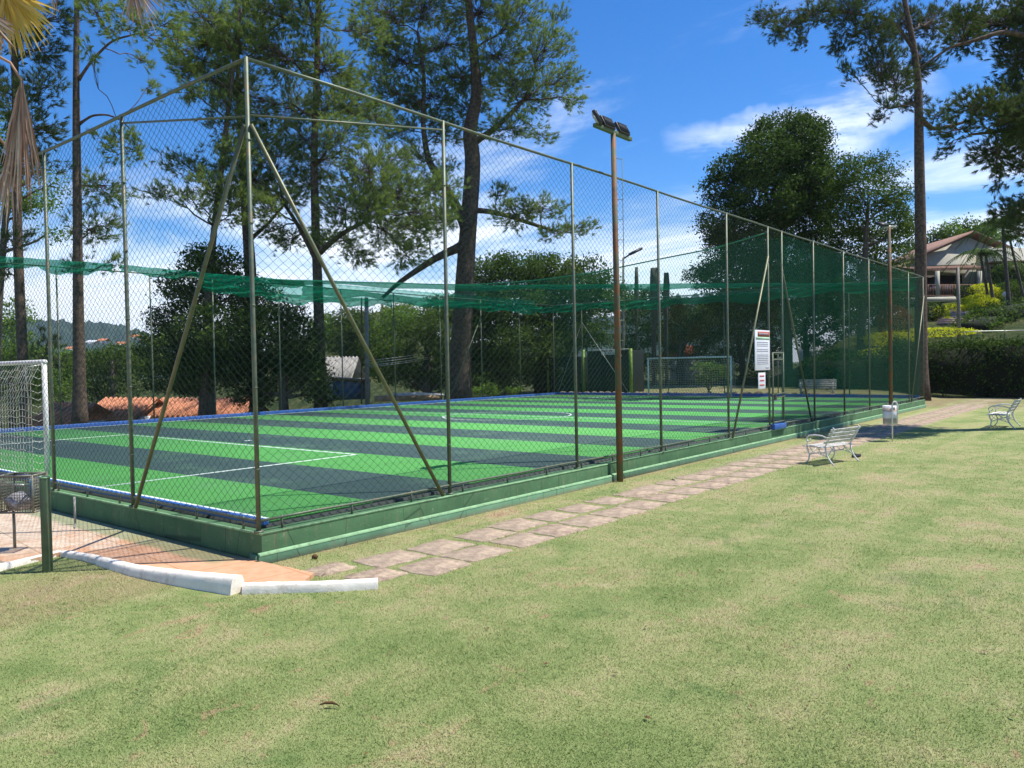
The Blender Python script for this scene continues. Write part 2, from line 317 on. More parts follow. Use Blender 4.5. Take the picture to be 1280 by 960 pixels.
# ------------------------------------------------------------------ mesh tools
def box(x0, x1, y0, y1, z0, z1):
    V = np.array([(x0, y0, z0), (x1, y0, z0), (x1, y1, z0), (x0, y1, z0), (x0, y0, z1), (x1, y0, z1), (x1, y1, z1), (x0, y1, z1)], float)
    F = np.array([(0, 3, 2, 1), (4, 5, 6, 7), (0, 1, 5, 4), (1, 2, 6, 5), (2, 3, 7, 6), (3, 0, 4, 7)])
    return V, F
def obox(c, ax, ay, az):                      # box from centre and half-axis vectors
    c, ax, ay, az = map(np.asarray, (c, ax, ay, az))
    V, F = box(-1, 1, -1, 1, -1, 1)
    return c+V[:, :1]*ax+V[:, 1:2]*ay+V[:, 2:]*az, F
def tube(pts, r, n=8, cap=True):
    P = np.asarray(pts, float); m = len(P); r = np.broadcast_to(np.asarray(r, float), (m,))
    T = np.gradient(P, axis=0); T /= np.linalg.norm(T, axis=1, keepdims=True)+1e-12
    a = np.array([0, 0, 1.]) if abs(T[0][2]) < .9 else np.array([1., 0, 0])
    Vs = []; u = np.cross(T[0], a); u /= np.linalg.norm(u)
    th = np.arange(n)*2*math.pi/n
    for i in range(m):
        u = u-T[i]*(u@T[i]); u /= np.linalg.norm(u)+1e-12; v = np.cross(T[i], u)
        Vs.append(P[i]+r[i]*(np.cos(th)[:, None]*u+np.sin(th)[:, None]*v))
    V = np.concatenate(Vs); i = np.arange(m-1)[:, None]*n; j = np.arange(n)[None]; j2 = (j+1) % n
    F = np.stack([i+j, i+j2, i+n+j2, i+n+j], -1).reshape(-1, 4)
    if cap:
        c0, c1 = len(V), len(V)+1
        V = np.vstack([V, P[0], P[-1]])
        Fc = np.vstack([np.stack([np.full(n, c0), j2[0], j[0]], 1), np.stack([np.full(n, c1), (m-1)*n+j[0], (m-1)*n+j2[0]], 1)])
        return V, F, Fc
    return V, F
def sheet(G):                                  # G: (a,b,3) grid
    a, b, _ = G.shape; i = np.arange(a-1)[:, None]*b; j = np.arange(b-1)[None]
    return G.reshape(-1, 3), np.stack([i+j, i+b+j, i+b+j+1, i+j+1], -1).reshape(-1, 4)
class MB:
    def __init__(s): s.V = []; s.F = []; s.M = []; s.n = 0
    def add(s, V, *Fs, mi=0):
        for F in Fs:
            if len(F): s.F.append(np.asarray(F, np.int64)+s.n); s.M.append(mi)
        s.V.append(np.asarray(V, float)); s.n += len(V); return s
    def box(s, *a, mi=0): return s.add(*box(*a), mi=mi)
    def obox(s, *a, mi=0): return s.add(*obox(*a), mi=mi)
    def tube(s, *a, mi=0, **k): return s.add(*tube(*a, **k), mi=mi)
    def build(s, name, mat, parent=None, origin=None, smooth=False, bevel=0):
        V = np.concatenate(s.V); o_ = np.array(origin if origin is not None else (0, 0, 0), float)
        me = bpy.data.meshes.new(name); me.vertices.add(len(V)); me.vertices.foreach_set('co', (V-o_).astype(np.float32).ravel())
        tot = sum(f.size for f in s.F); nf = sum(len(f) for f in s.F)
        me.loops.add(tot); me.loops.foreach_set('vertex_index', np.concatenate([f.ravel() for f in s.F]).astype(np.int32))
        lt = np.concatenate([np.full(len(f), f.shape[1]) for f in s.F]).astype(np.int32)
        me.polygons.add(nf); me.polygons.foreach_set('loop_start', np.concatenate([[0], np.cumsum(lt)[:-1]]).astype(np.int32))
        me.polygons.foreach_set('material_index', np.concatenate([np.full(len(f), m) for f, m in zip(s.F, s.M)]).astype(np.int32))
        if smooth: me.polygons.foreach_set('use_smooth', np.ones(nf, bool))
        for m in (mat if isinstance(mat, (list, tuple)) else [mat]): me.materials.append(m)
        me.update(calc_edges=True)
        o = bpy.data.objects.new(name, me); COL.objects.link(o)
        if parent is not None:
            o.parent = parent
            o.location = o_ - np.array(wloc(parent))
        else: o.location = o_
        if bevel:
            bm = o.modifiers.new('bevel', 'BEVEL'); bm.width = bevel; bm.segments = 2; bm.limit_method = 'ANGLE'
        return o
WL = {}
def wloc(o):
    return np.array(o.location)+(wloc(o.parent) if o.parent else 0)
def tag(o, label, cat, group=None):
    o['label'] = label; o['category'] = cat
    if group: o['group'] = group
    return o
def thing(name, label, cat, loc=(0, 0, 0), group=None):
    o = bpy.data.objects.new(name, None); COL.objects.link(o); o.location = loc; o.empty_display_size = .2
    return tag(o, label, cat, group)
def struct(o): o['kind'] = 'structure'; return o
def dup(root, loc, rz=0., label=None, scale=None):
    r = root.copy(); COL.objects.link(r); r.location = loc; r.rotation_euler = (0, 0, rz)
    if label: r['label'] = label
    if scale: r.scale = (scale,)*3
    for ch in list(root.children):
        c = ch.copy(); COL.objects.link(c); c.parent = r
        for g in ch.children:
            d = g.copy(); COL.objects.link(d); d.parent = c
    return r

# ------------------------------------------------------------------ ground
def smooth(x, a, b):
    t = np.clip((x-a)/(b-a), 0, 1); return t*t*(3-2*t)
def H(x, y):
    x = np.asarray(x, float); y = np.asarray(y, float)
    z = .48*smooth(x, 38.0, 39.2)*smooth(y, 1.0, 5.)
    z = z+.022*np.clip(x-40, 0, 60)*smooth(y, 8, 16)
    z = z+(.36*np.clip(x-50.5, 0, 11.5)+.17*np.clip(x-62, 0, 60))*smooth(y, 17, 9)           # garden bank with the house
    z = z-.16*np.clip(y-25.5, 0, 40)*smooth(x, 48, 34)-6*smooth(y, 40, 80)*smooth(x, 60, 40)
    z = z-10*smooth(np.hypot(x, y), 150, 400)
    return z
def axis(lo, hi, step, far):
    a = list(np.arange(lo, hi+.01, step)); d = step
    while a[-1] < far: d *= 1.35; a.append(a[-1]+d)
    d = step
    while a[0] > -far: d *= 1.35; a.insert(0, a[0]-d)
    return np.array(a)
gx = axis(-20, 110, 1.0, 3000); gy = axis(-30, 80, 1.0, 3000)
X, Y = np.meshgrid(gx, gy, indexing='ij')
V, F = sheet(np.stack([X, Y, H(X, Y)], -1))
fc = V[F].mean(1); wood = ((fc[:, 1] > 23.2) | (fc[:, 0] > 49.8)).astype(int)
g = MB(); g.add(V, F[wood == 0], mi=0); g.F.append(F[wood == 1]); g.M.append(1)
struct(g.build('ground', [mLawn, mWood], smooth=True))
def ridge(name, a0, a1, dist, prof, depth, mat, seed):
    r = np.random.default_rng(seed); na, nr = 90, 16
    A = np.linspace(a0, a1, na); ph = r.uniform(0, 6.28, 12)
    top = np.interp(np.linspace(0, 1, na), *zip(*prof)) + sum(1.2*dist/400*math.sin(1)*np.sin(A*f_*1.0+ph[i])/(1+i*.5) for i, f_ in enumerate((23, 41, 67, 97, 151)))
    G = np.zeros((nr, na, 3))
    for i in range(nr):
        t = i/(nr-1); dd = dist+depth*(t-.5); hh = np.sin(t*math.pi)**.8
        G[i, :, 0] = CAM[0]+dd*np.cos(A); G[i, :, 1] = CAM[1]+dd*np.sin(A); G[i, :, 2] = -14+(top+14)*hh*(1+.04*r.standard_normal(na)*(0 < i < nr-1))
    return struct(MB().add(*sheet(G)).build(name, mat, smooth=True))
def ang(u): d = Fv+Rv*(u-640)/FPX; return math.atan2(d[1], d[0])
ridge('hill', ang(330), ang(-120), 1900, [(0, 60), (.2, 66), (.34, 78), (.48, 104), (.7, 112), (1, 90)], 900, mHill, 3)
ridge('hill', ang(980), ang(640), 1500, [(0, 90), (.3, 126), (.42, 120), (.6, 90), (1, 60)], 700, mHill, 4)
ridge('hill', ang(690), ang(330), 230, [(0, 3), (.3, 9), (.6, 19), (1, 7)], 150, mWood, 5)

# patio in front of the short wall, slightly raised
pz = .055
poly = [(-.02, -1.16), (-.30, -1.36), (-.88, -1.02), (-1.00, -.4), (-1.18, .5), (-1.22, 1.4), (-1.2, 2.1), (-1.25, 2.66), (-2.2, 2.44), (-9, 1.5), (-9, 26), (-.072, 26), (-.072, -.02)]
n = len(poly); V = np.array([(x, y, pz) for x, y in poly]+[(x, y, -.1) for x, y in poly])
me = bpy.data.meshes.new('patio')
me.from_pydata([tuple(v) for v in V], [], [tuple(range(n))]+[(i, i+n, (i+1) % n+n, (i+1) % n) for i in range(n)])
me.materials.append(mTile); o = bpy.data.objects.new('patio', me); COL.objects.link(o); struct(o)

# ------------------------------------------------------------------ court
L_, W_ = 37.35, 22.5
cw = MB()
TZ = .47
cw.box(.22, L_-.2, .20, W_-.2, -.1, TZ-.03)
struct(cw.build('court_slab', mDarkC))
ct = MB(); ct.box(.26, L_-.24, .24, W_-.24, TZ-.026, TZ); struct(ct.build('court_turf', mTurf))
lines = MB()
lz0, lz1 = TZ+.001, TZ+.006
def ln(x0, x1, y0, y1): lines.box(x0, x1, y0, y1, lz0, lz1)
ln(.30, .42, .3, W_-.3); ln(L_-.42, L_-.30, .3, W_-.3); ln(.43, L_-.43, W_-.42, W_-.34)
ln(.43, 6.15, 5.50, 5.58); ln(.43, 6.15, 17.0, 17.08); ln(6.16, 6.24, 5.50, 17.08)
ln(L_-6.15, L_-.43, 5.50, 5.58); ln(L_-6.15, L_-.43, 17.0, 17.08); ln(L_-6.24, L_-6.16, 5.50, 17.08)
ln(18.64, 18.72, .3, W_-.43)
A = np.linspace(0, 2*math.pi, 73); cc = np.array([(18.68+2.6*math.cos(a), 11.25+2.6*math.sin(a)) for a in A]); ci = np.array([(18.68+2.52*math.cos(a), 11.25+2.52*math.sin(a)) for a in A])
G = np.zeros((2, 73, 3)); G[0, :, :2] = cc; G[1, :, :2] = ci; G[:, :, 2] = lz1+.002
lines.add(*sheet(G)); lines.box(6.9, 7.1, 11.2, 11.32, lz0, lz1)
struct(lines.build('court_markings', mLine))
ed = MB()
ed.box(.17, .255, .15, W_-.15, TZ-.035, TZ+.045); ed.box(L_-.235, L_-.15, .15, W_-.15, TZ-.02, TZ+.16)
ed.box(.256, L_-.236, W_-.235, W_-.15, TZ-.1, TZ+.14)
e_ = ed.build('court_edging', mBlue, bevel=.012); struct(e_)

# low green wall: one thing, body + plinth + pale edges, the plinth's coloured as sunlit
lw = thing('low_wall', 'low green painted masonry wall carrying the fence round the sports court', 'wall', (0, 0, 0))
wb = MB()
wb.box(-.03, 8.18, -.10, .17, -.15, .395); wb.box(8.182, L_+.12, -.04, .168, -.15, .398)
wb.box(-.028, .168, .172, W_+.12, -.15, .394)
wb.box(.17, L_+.12, W_-.10, W_+.12, -.3, .393); wb.box(L_-.1, L_+.12, .17, W_-.102, -.2, .392)
wb.build('wall_body', mWall, lw, bevel=.008)
pl = MB()
# sloping-topped plinth along the long side
def plinth(x0, x1, yb, yf):
    V = np.array([(x0, yb, -.1), (x1, yb, -.1), (x0, yf, -.1), (x1, yf, -.1), (x0, yf, .135), (x1, yf, .135), (x0, yb, .155), (x1, yb, .155)], float)
    F = np.array([(2, 3, 5, 4), (4, 5, 7, 6), (0, 2, 4, 6), (1, 7, 5, 3)]); return V, F
pl.add(*plinth(-.09, 8.28, -.101, -.142)); pl.add(*plinth(8.42, L_+.12, -.041, -.082))
pl.box(-.07, -.031, -.05, .12, -.1, .12)
pl.build('plinth', mPlinth, lw)
cp = MB()
cp.box(-.032, 8.182, -.104, -.072, .372, .400); cp.box(8.184, L_+.122, -.045, -.014, .374, .402); cp.box(-.034, -.004, -.07, W_+.12, .374, .399)
for x0, x1, yf in ((-.09, 8.28, -.145), (8.42, L_+.12, -.085)):
    V = np.array([(x0, yf, .118), (x1, yf, .118), (x0, yf, .1385), (x1, yf, .1385), (x0, yf+.04, .1565), (x1, yf+.04, .1565)]); cp.add(V, np.array([(0, 1, 3, 2), (2, 3, 5, 4)]))  # paler strip paints in the sunlit top of the plinth
cp.build('pale_lit_edge', mCap, lw)

# ------------------------------------------------------------------ fences
FH = 6.40; ZB = .54; WT = .40
SX, SZ = .155, .125
def panel(P0, P1, full, rad=.003):
    P0, P1 = np.array(P0, float), np.array(P1, float); L = np.linalg.norm(P1-P0); d = (P1-P0)/L; nrm = np.cross(d, (0, 0, 1))
    mb = MB(); kz = SZ/SX; hz_ = FH-ZB; seg = SX/2 if full else .9
    r = np.random.default_rng(int(L*10))
    Vs = []; Fs = []; n_ = 0
    for sg in (1, -1):
        s0 = np.arange(-hz_/kz, L+hz_/kz, SX)
        for s in s0:
            # line z = kz*(t-s) if sg=1 else z = hz - kz*(t-s)
            a, b = max(0, s), min(L, s+hz_/kz)
            if b-a < .02: continue
            k0 = math.ceil((a-s)/seg); k1 = math.floor((b-s)/seg)
            t = np.concatenate([[a], s+np.arange(k0, k1+1)*seg, [b]])
            z = kz*(t-s) if sg == 1 else hz_-kz*(t-s)
            kk = np.round((t-s)/seg)
            off = (.0035*np.where(kk % 2 == 0, 1, -1) if full else .003)*sg
            jit = r.normal(0, .004 if full else .01, len(t)) + .012*np.sin(t*.9+z*1.3)
            C = P0+d*t[:, None]; C[:, 2] += ZB-P0[2]+z+jit; C = C+nrm*np.reshape(off, (-1, 1))
            e = np.array([0, 0, 1.])*rad; f = nrm*rad
            ring = np.stack([C+e, C-e*.5+f*.87, C-e*.5-f*.87], 1)
            m = len(t); Vs.append(ring.reshape(-1, 3)); i = np.arange(m-1)[:, None]*3; j = np.arange(3)[None]; j2 = (j+1) % 3
            Fs.append(np.stack([i+j, i+j2, i+3+j2, i+3+j], -1).reshape(-1, 4)+n_); n_ += m*3
    mb.add(np.concatenate(Vs), np.concatenate(Fs)); return mb
fr = 0.034
def fence(P0, P1, posts, label, full, lean=0., rad=.003, skip=(), base=None):
    P0, P1 = np.array((*P0, 0.)), np.array((*P1, 0.)); L = np.linalg.norm(P1-P0); d = (P1-P0)/L
    root = thing('chain_link_fence', label, 'fence', tuple(P0))
    rr = random.Random(int(L*7))
    for s in posts:
        p = P0+d*s; jx = rr.uniform(-.02, .02)
        b_ = MB(); b_.tube([p+(0, 0, WT-.02), p+(0, 0, 2.5)+d*jx*.3, p+(0, 0, FH+.05)+d*jx], [.031, .031, .029], n=10)
        for zc in np.arange(1.2, FH, 1.05): b_.tube([p+(0, 0, zc), p+(0, 0, zc+.018)], .036, n=10)   # tie wires
        b_.tube([p+(0, 0, WT-.01), p+(0, 0, WT+.02)], .065, n=10)
        b_.build('post', mPost, root, origin=p, smooth=False)
    tr = MB(); pts = [P0+d*s+(0, 0, FH+.03+.01*math.sin(s*.9)) for s in np.linspace(0, L, 24)]
    tr.tube(pts, .026, n=8); tr.build('top_rail', mPost, root, origin=P0)
    br_ = MB(); segs = [(0, L)]
    for a, b in skip: segs = [(0, a), (b, L)]
    for a, b in segs:
        br_.tube([P0+d*s+(0, 0, ZB+.006*math.sin(s*2.1)) for s in np.linspace(a, b, 20)], .019, n=8)
        for s in np.arange(a+.35, b, 1.17): br_.tube([P0+d*s+(0, 0, WT-.02), P0+d*s+(0, 0, ZB+.03)], .016, n=6)
    br_.build('bottom_rail', mPost, root, origin=P0)
    panel(P0, P1, full, rad).build('mesh_panel', mWire, root, origin=P0)
    return root
postsL = [0, 3.55, 7.21, 10.67, 14.41, 17.32, 18.43, 21.31, 24.6, 27.9, 31.3, 34.4, L_]
postsS = [3.4, 6.37, 9.6, 12.8, 16.0, 19.3]
rad_n = .0030
fN = fence((0, 0), (L_, 0), postsL, 'long chain link fence on green posts beside the stone path, nearest side of the court', True, rad=rad_n, skip=((17.32, 18.43),))
fW = fence((0, 0), (0, W_), postsS, 'chain link fence across the near end of the court behind the tiled patio', True, rad=rad_n)
fF = fence((0, W_), (L_, W_), [0, 2.9, 6.4, 9.9, 12.6, 15.9, 19.5, 23, 26.5, 30, 33.7, L_], 'long chain link fence on the far side of the court before the pines', False, rad=.0028)
fE = fence((L_, 0), (L_, W_), [3.5, 7.0, 10.4, 14, 17.5, 20.2], 'chain link fence across the far end of the court behind the far goal', False, rad=.0028)
def brace(root, a, b, mat=mBrace, r=.030):
    MB().tube([a, (np.array(a)+np.array(b))/2+(0, 0, -.01), b], r, n=10).build('brace', mat, root, origin=a)
brace(fN, (.02, -.03, 5.6), (3.33, -.06, .41)); brace(fW, (-.03, .02, 5.6), (-.05, 3.22, .41))
brace(fN, (17.22, -.05, 5.55), (14.55, -.05, .41)); brace(fN, (18.5, .05, 5.45), (21.15, .05, .41))
brace(fN, (L_-.05, -.05, 5.5), (34.6, -.05, .41), r=.03)
MB().tube([(0, 0, 5.72), (3.55, 0, 6.30)], .016, n=6).build('stay_rail', mPost, fN, origin=(0, 0, 5.72))
MB().tube([(0, 0, 5.70), (0, 3.4, 6.32)], .016, n=6).build('stay_rail', mPost, fW, origin=(0, 0, 5.7))
brace(fF, (30, W_, 5.4), (27.0, W_, .41), mPost, .02); brace(fF, (0.1, W_, 5.4), (2.9, W_, .41), mPost, .02)
brace(fE, (L_, 20.2, 5.2), (L_, 16.6, .41), mZinc, .016); brace(fE, (L_, 20.2, 5.2), (L_, 22.3, .41), mZinc, .016)
# gate in the long fence
gt = thing('court_gate', 'narrow green pipe gate with blue threshold in the long fence', 'gate', (17.87, 0, .4))
gm = MB()
for x in (17.47, 18.33): gm.tube([(x, -.05, .42), (x, -.05, 2.72)], .028, n=8)
for z in (.62, 2.5, 2.7): gm.tube([(17.47, -.05, z), (18.33, -.05, z)], .024, n=8)
for z in (1.35, 1.45): gm.tube([(17.4, -.07, z), (18.4, -.07, z+.03)], .016, n=6)
gm.build('gate_frame', mPost, gt, origin=(17.9, 0, .4))
MB().tube([(17.9, -.05, 1.45), (17.9, -.05, 2.7)], .014, n=6).build('gate_bar', mPost, gt, origin=(17.9, 0, 1.45))
MB().box(17.42, 18.38, -.12, .12, .402, .56).build('threshold', mBlue, gt, origin=(17.9, 0, .4), bevel=.01)
MB().box(17.50, 17.66, -.10, -.06, 1.30, 1.48).build('latch', mBlack, gt, origin=(17.6, -.07, 1.4), bevel=.01)

# netting
def net_sheet(name, G, mat, label, cat='netting', parent=None):
    o = MB().add(*sheet(G)).build(name, mat, parent, smooth=True)
    if parent is None: tag(o, label, cat)
    return o
def wavy(P, seed, amp, ax=2):
    r = np.random.default_rng(seed); a, b, _ = P.shape
    U, V2 = np.meshgrid(np.linspace(0, 1, a), np.linspace(0, 1, b), indexing='ij'); w_ = np.zeros((a, b))
    for i in range(7): w_ += np.sin(U*r.uniform(3, 25)+V2*r.uniform(3, 25)+r.uniform(0, 6))/(1+i*.5)
    P[:, :, ax] += w_*amp; return P
g1 = np.zeros((60, 10, 3)); U, Z = np.meshgrid(np.linspace(18.5, L_-.1, 60), np.linspace(.6, FH-.02, 10), indexing='ij')
g1[:, :, 0] = U; g1[:, :, 1] = .10; g1[:, :, 2] = Z; net_sheet('safety_net', wavy(g1, 1, .012, 1), mNet, 'green nylon net hanging inside the long fence beyond the gate')
g2 = np.zeros((50, 10, 3)); U, Z = np.meshgrid(np.linspace(.15, W_-.15, 50), np.linspace(.6, FH-.02, 10), indexing='ij')
g2[:, :, 0] = L_-.10; g2[:, :, 1] = U; g2[:, :, 2] = Z; net_sheet('safety_net', wavy(g2, 2, .012, 0), mNetSide, 'green nylon net hanging inside the far end fence behind the goal')
# roof net with a sagging leading rope
lead = np.array([(17.3, .05, 6.25), (17.3, 1.6, 5.98), (17.4, 3.5, 5.86), (18.0, 6.5, 5.72), (19.0, 10, 5.78), (19.4, 14, 5.95), (17.6, 18.5, 6.3), (15, 21.8, 6.5)])
tt = np.linspace(0, 1, 40); ti = np.linspace(0, 1, len(lead)); LP = np.stack([np.interp(tt, ti, lead[:, i]) for i in range(3)], 1)
for _ in range(2): LP[1:-1] = (LP[:-2]+LP[1:-1]*2+LP[2:])/4
EP = np.stack([np.full(40, L_-.12), np.interp(tt, ti, lead[:, 1]), np.full(40, FH-.03)], 1)
G = np.zeros((30, 40, 3))
for i, s in enumerate(np.linspace(0, 1, 30)):
    G[i] = LP*(1-s)+EP*s; G[i, :, 2] -= .45*math.sin(s*math.pi)*np.sin(tt*math.pi)
rn = thing('roof_net', 'green roof net sagging over the far half of the court with folded hems', 'netting', (17.3, 0, 6.2))
MB().add(*sheet(wavy(G, 3, .03))).build('net_sheet', mNetThin, rn, origin=(17.3, 0, 6.2), smooth=True)
MB().tube(LP, .022, n=6).build('hem_rope', mRope, rn, origin=(17.3, 0, 6.2), smooth=True)
def fold(P, wd, seed, nm='folded_hem', parent=rn):
    P = np.array(P, float); m = 90; t = np.linspace(0, 1, m); c = np.r_[0, np.cumsum(np.linalg.norm(np.diff(P, axis=0), axis=1))]; c /= c[-1]
    Q = np.stack([np.interp(t, c, P[:, i]) for i in range(3)], 1); r = np.random.default_rng(seed)
    wv = wd*(.85+.18*np.sin(t*19+seed)+.12*np.sin(t*47+2*seed))
    G = np.zeros((m, 7, 3))
    for j in range(7):
        s = j/6; G[:, j] = Q; G[:, j, 2] -= wv*s; G[:, j, 0] += .07*np.sin(t*60+j*2); G[:, j, 1] += .07*np.cos(t*53+j*1.7)
    MB().add(*sheet(G)).build(nm, mNetFold, parent, origin=P[0], smooth=True)
fold([(17, W_-.3, 6.45), (27, W_-.3, 6.2), (L_-.3, W_-.3, 6.3)], .45, 1)
fold([(L_-.3, W_-.3, 6.4), (L_-.3, 12, 6.25), (L_-.3, .3, 6.35)], .55, 2)
fold([(15, 21.8, 6.55), (22, 14.5, 6.15), (29, 8, 6.2), (L_-.3, 1.0, 6.2)], .28, 3)
fold([(8.5, W_-.5, 6.65), (12.5, W_-.5, 6.6), (17, W_-.5, 6.62)], .38, 4)
fold([(11.5, W_-1.2, 6.2), (15, W_-1.2, 5.85), (22, W_-1.0, 5.95)], .42, 6)
dg_ = np.zeros((60, 8, 3)); U, Z = np.meshgrid(np.linspace(11.5, 34, 60), np.linspace(0, 1, 8), indexing='ij')
dg_[:, :, 0] = U; dg_[:, :, 1] = W_-1.1; dg_[:, :, 2] = 6.5-(.75+.12*np.sin(U*.8))*Z
MB().add(*sheet(wavy(dg_, 8, .03, 1))).build('net_drape', mNetDrape, rn, origin=(11.5, W_-1.1, 6.2), smooth=True)
bn = thing('bunched_net', 'gathered green net lying along the far fence top near the corner', 'netting', (-.3, W_-.3, 6.6))
fold([(-6+5.7, W_-.3, 6.72), (4, W_-.3, 6.6), (8.3, W_-.3, 6.68)], .5, 5, 'folded_net', bn)

# ------------------------------------------------------------------ goals
def goal(x, y0, y1, sgn, label, grouped=True):
    z0 = TZ+.008; hgt = 2.25
    g = thing('goal', label, 'goal', (x, (y0+y1)/2, z0), 'white goals on the turf')
    for y in (y0, y1):
        MB().tube([(x, y, z0), (x, y, z0+hgt+.04)], .05, n=12).build('goalpost', mWhite, g, origin=(x, y, z0), smooth=True)
    MB().tube([(x, y0-.05, z0+hgt), (x, y1+.05, z0+hgt)], .048, n=12).build('crossbar', mWhite, g, origin=(x, y0, z0+hgt), smooth=True)
    bs = MB()
    for y in (y0, y1): bs.tube([(x, y, z0+hgt-.05), (x+sgn*.35, y, z0+hgt-.1), (x+sgn*.28, y, z0+1.2)], .015, n=6)
    bs.build('net_bracket', mZinc, g, origin=(x, y0, z0+hgt))
    nt = MB(); NY, NZ = 34, 16
    def q(t, s): # t across, s down
        dx = (.35+.25*math.sin(min(1, s*1.2)*math.pi*.8))*min(1, s*3+.12)
        return (x+sgn*min(dx, .26 if sgn < 0 else .9), y0+(y1-y0)*t, z0+hgt*(1-s)-.05*math.sin(t*math.pi)*(1-s)-.04*math.sin(t*50)*(s > .02)*.5)
    for i in range(NY+1): nt.tube([q(i/NY, s) for s in np.linspace(0, .97, 12)], .0045, n=4, cap=False)
    for j in range(1, NZ+1): nt.tube([q(t, j/NZ*.97) for t in np.linspace(0, 1, 40)], .0045, n=4, cap=False)
    for y in (y0, y1):
        for j in range(1, NZ): nt.tube([(x, y, z0+hgt*(1-j/NZ)), ((x+q(0, j/NZ)[0])/2, y, z0+hgt*(1-j/NZ)-.06), q(0 if y == y0 else 1, j/NZ)], .0045, n=4, cap=False)
    nt.build('goal_net', mCord, g, origin=(x, y0, z0))
    return g
gl = goal(.62, 8.33, 13.6, -1, 'white goal with loose net close behind the near end fence')
goal(36.1, 9.45, 14.65, 1, 'white goal at the far end of the court')
ch = MB()                                      # drooping loose net corner on the near goal
for i in range(9):
    a = np.array((.5, 8.5+i*.1, 2.68)); b_ = np.array((.35, 9.9+i*.22, 1.5-.02*i))
    ch.tube([a*(1-t)+b_*t-np.array((0, 0, .25*math.sin(t*math.pi))) for t in np.linspace(0, 1, 8)], .006, n=4, cap=False)
ch.build('loose_cord', mCord, gl, origin=(.5, 8.5, 2.6))

# ------------------------------------------------------------------ light poles
def light_pole(x, y, h, label, yaw, ladder=True):
    r = thing('floodlight_pole', label, 'light pole', (x, y, 0))
    MB().tube([(x, y, -.1), (x-.01, y, h*.5), (x-.05, y, h)], [.070, .064, .054], n=14).build('pole', mRust, r, origin=(x, y, 0), smooth=True)
    d = np.array((math.cos(yaw), math.sin(yaw), 0)); nn_ = np.array((-d[1], d[0], 0)); c = np.array((x-.05, y, h+.02))
    MB().obox(c, d*.70, nn_*.045, (0, 0, .04)).build('crossbeam', mOldG, r, origin=c, bevel=.01)
    for i, (s, tz_, az) in enumerate(((-.60, .9, 0.1), (-.22, .35, .3), (.36, .35, .2))):
        p = c+d*s+(0, 0, .145)
        tilt = tz_; dn = nn_*math.cos(tilt*.9)+np.array((0, 0, 1))*math.sin(tilt*.9)
        up = np.cross(d, dn); up /= np.linalg.norm(up)
        if i == 0: a1, a2, a3 = np.array((.85, .52, 0))*.17, (_r0*-.5+np.array((0, 0, .86)))*.15, (_r0*.86+np.array((0, 0, .5)))*.035
        else: a1, a2, a3 = d*.20, (nn_*.45+np.array((0, 0, .89)))*.13, (nn_*-.89+np.array((0, 0, .45)))*.035
        fl = MB().obox(p, a1, a2, a3).build('floodlight', mBlack, r, origin=p, bevel=.012)
        MB().obox(p-a3*1.15, a1*.85, a2*.82, a3*.2).build('lamp_glass', mGlass, fl, origin=p)
        fb = MB()
        for q_ in np.linspace(-.8, .8, 9): fb.obox(p+a1*q_+a3*1.3, a1/np.linalg.norm(a1)*.006, a2*.8, a3*.35)
        fb.build('cooling_fin', mBlack, fl, origin=p)
    return r
p1 = light_pole(8.47, -.215, 7.24, 'rusty floodlight pole with three lamps rising beside the step in the green wall', 0.)
st = MB(); sx0 = 8.62; sy0 = -.30
st.tube([(sx0, sy0, 2.9), (sx0, sy0, 6.75)], .008, n=6)
for z in np.arange(2.95, 6.8, .42): st.tube([(8.44, -.22, z), (sx0+.01, sy0, z+.005)], .007, n=6)
st.build('step_rung', mOldG, p1, origin=(8.5, -.25, 3))
# street luminaire on its own pole beyond the court
pS = at(779, 480, 60); zS = H(pS[0], pS[1]).item()
sl = thing('street_lamp', 'dark street lamp with angled arm seen beyond the court left of centre tree', 'street lamp', (pS[0], pS[1], zS))
tp = at(779, 322, 60); te = at(797, 313, 60)
MB().tube([(pS[0], pS[1], zS), (tp[0], tp[1], tp[2])], [.12, .08], n=8).build('pole', mConc, sl, origin=(pS[0], pS[1], zS))
MB().tube([tp-(0, 0, .1), (tp+te)/2, te], .06, n=8).build('arm', mBlack, sl, origin=tp)
MB().obox((tp+te)/2+(te-tp)*.35, (te-tp)*.4, (0.05, .15, 0), (0, 0, .09)).build('lamp_head', mBlack, sl, origin=te)
p2 = thing('light_pole', 'rusty pole standing against the long fence near the litter bin', 'light pole', (30.4, -.18, 0))
MB().tube([(30.4, -.18, -.1), (30.38, -.18, 4), (30.34, -.18, 8.0)], [.082, .078, .07], n=12).build('pole', mRust, p2, origin=(30.4, -.18, 0), smooth=True)
MB().obox((30.34, -.18, 8.0), Rv*.22, (0, .08, 0), (0, 0, .05)).build('bracket', mZinc, p2, origin=(30.34, -.18, 8.0))
MB().obox((30.0, -.0, 8.1), Rv*.16, (0, .12, .06), (0, 0, .05)).build('floodlight', mBlack, p2, origin=(30, 0, 8.1))

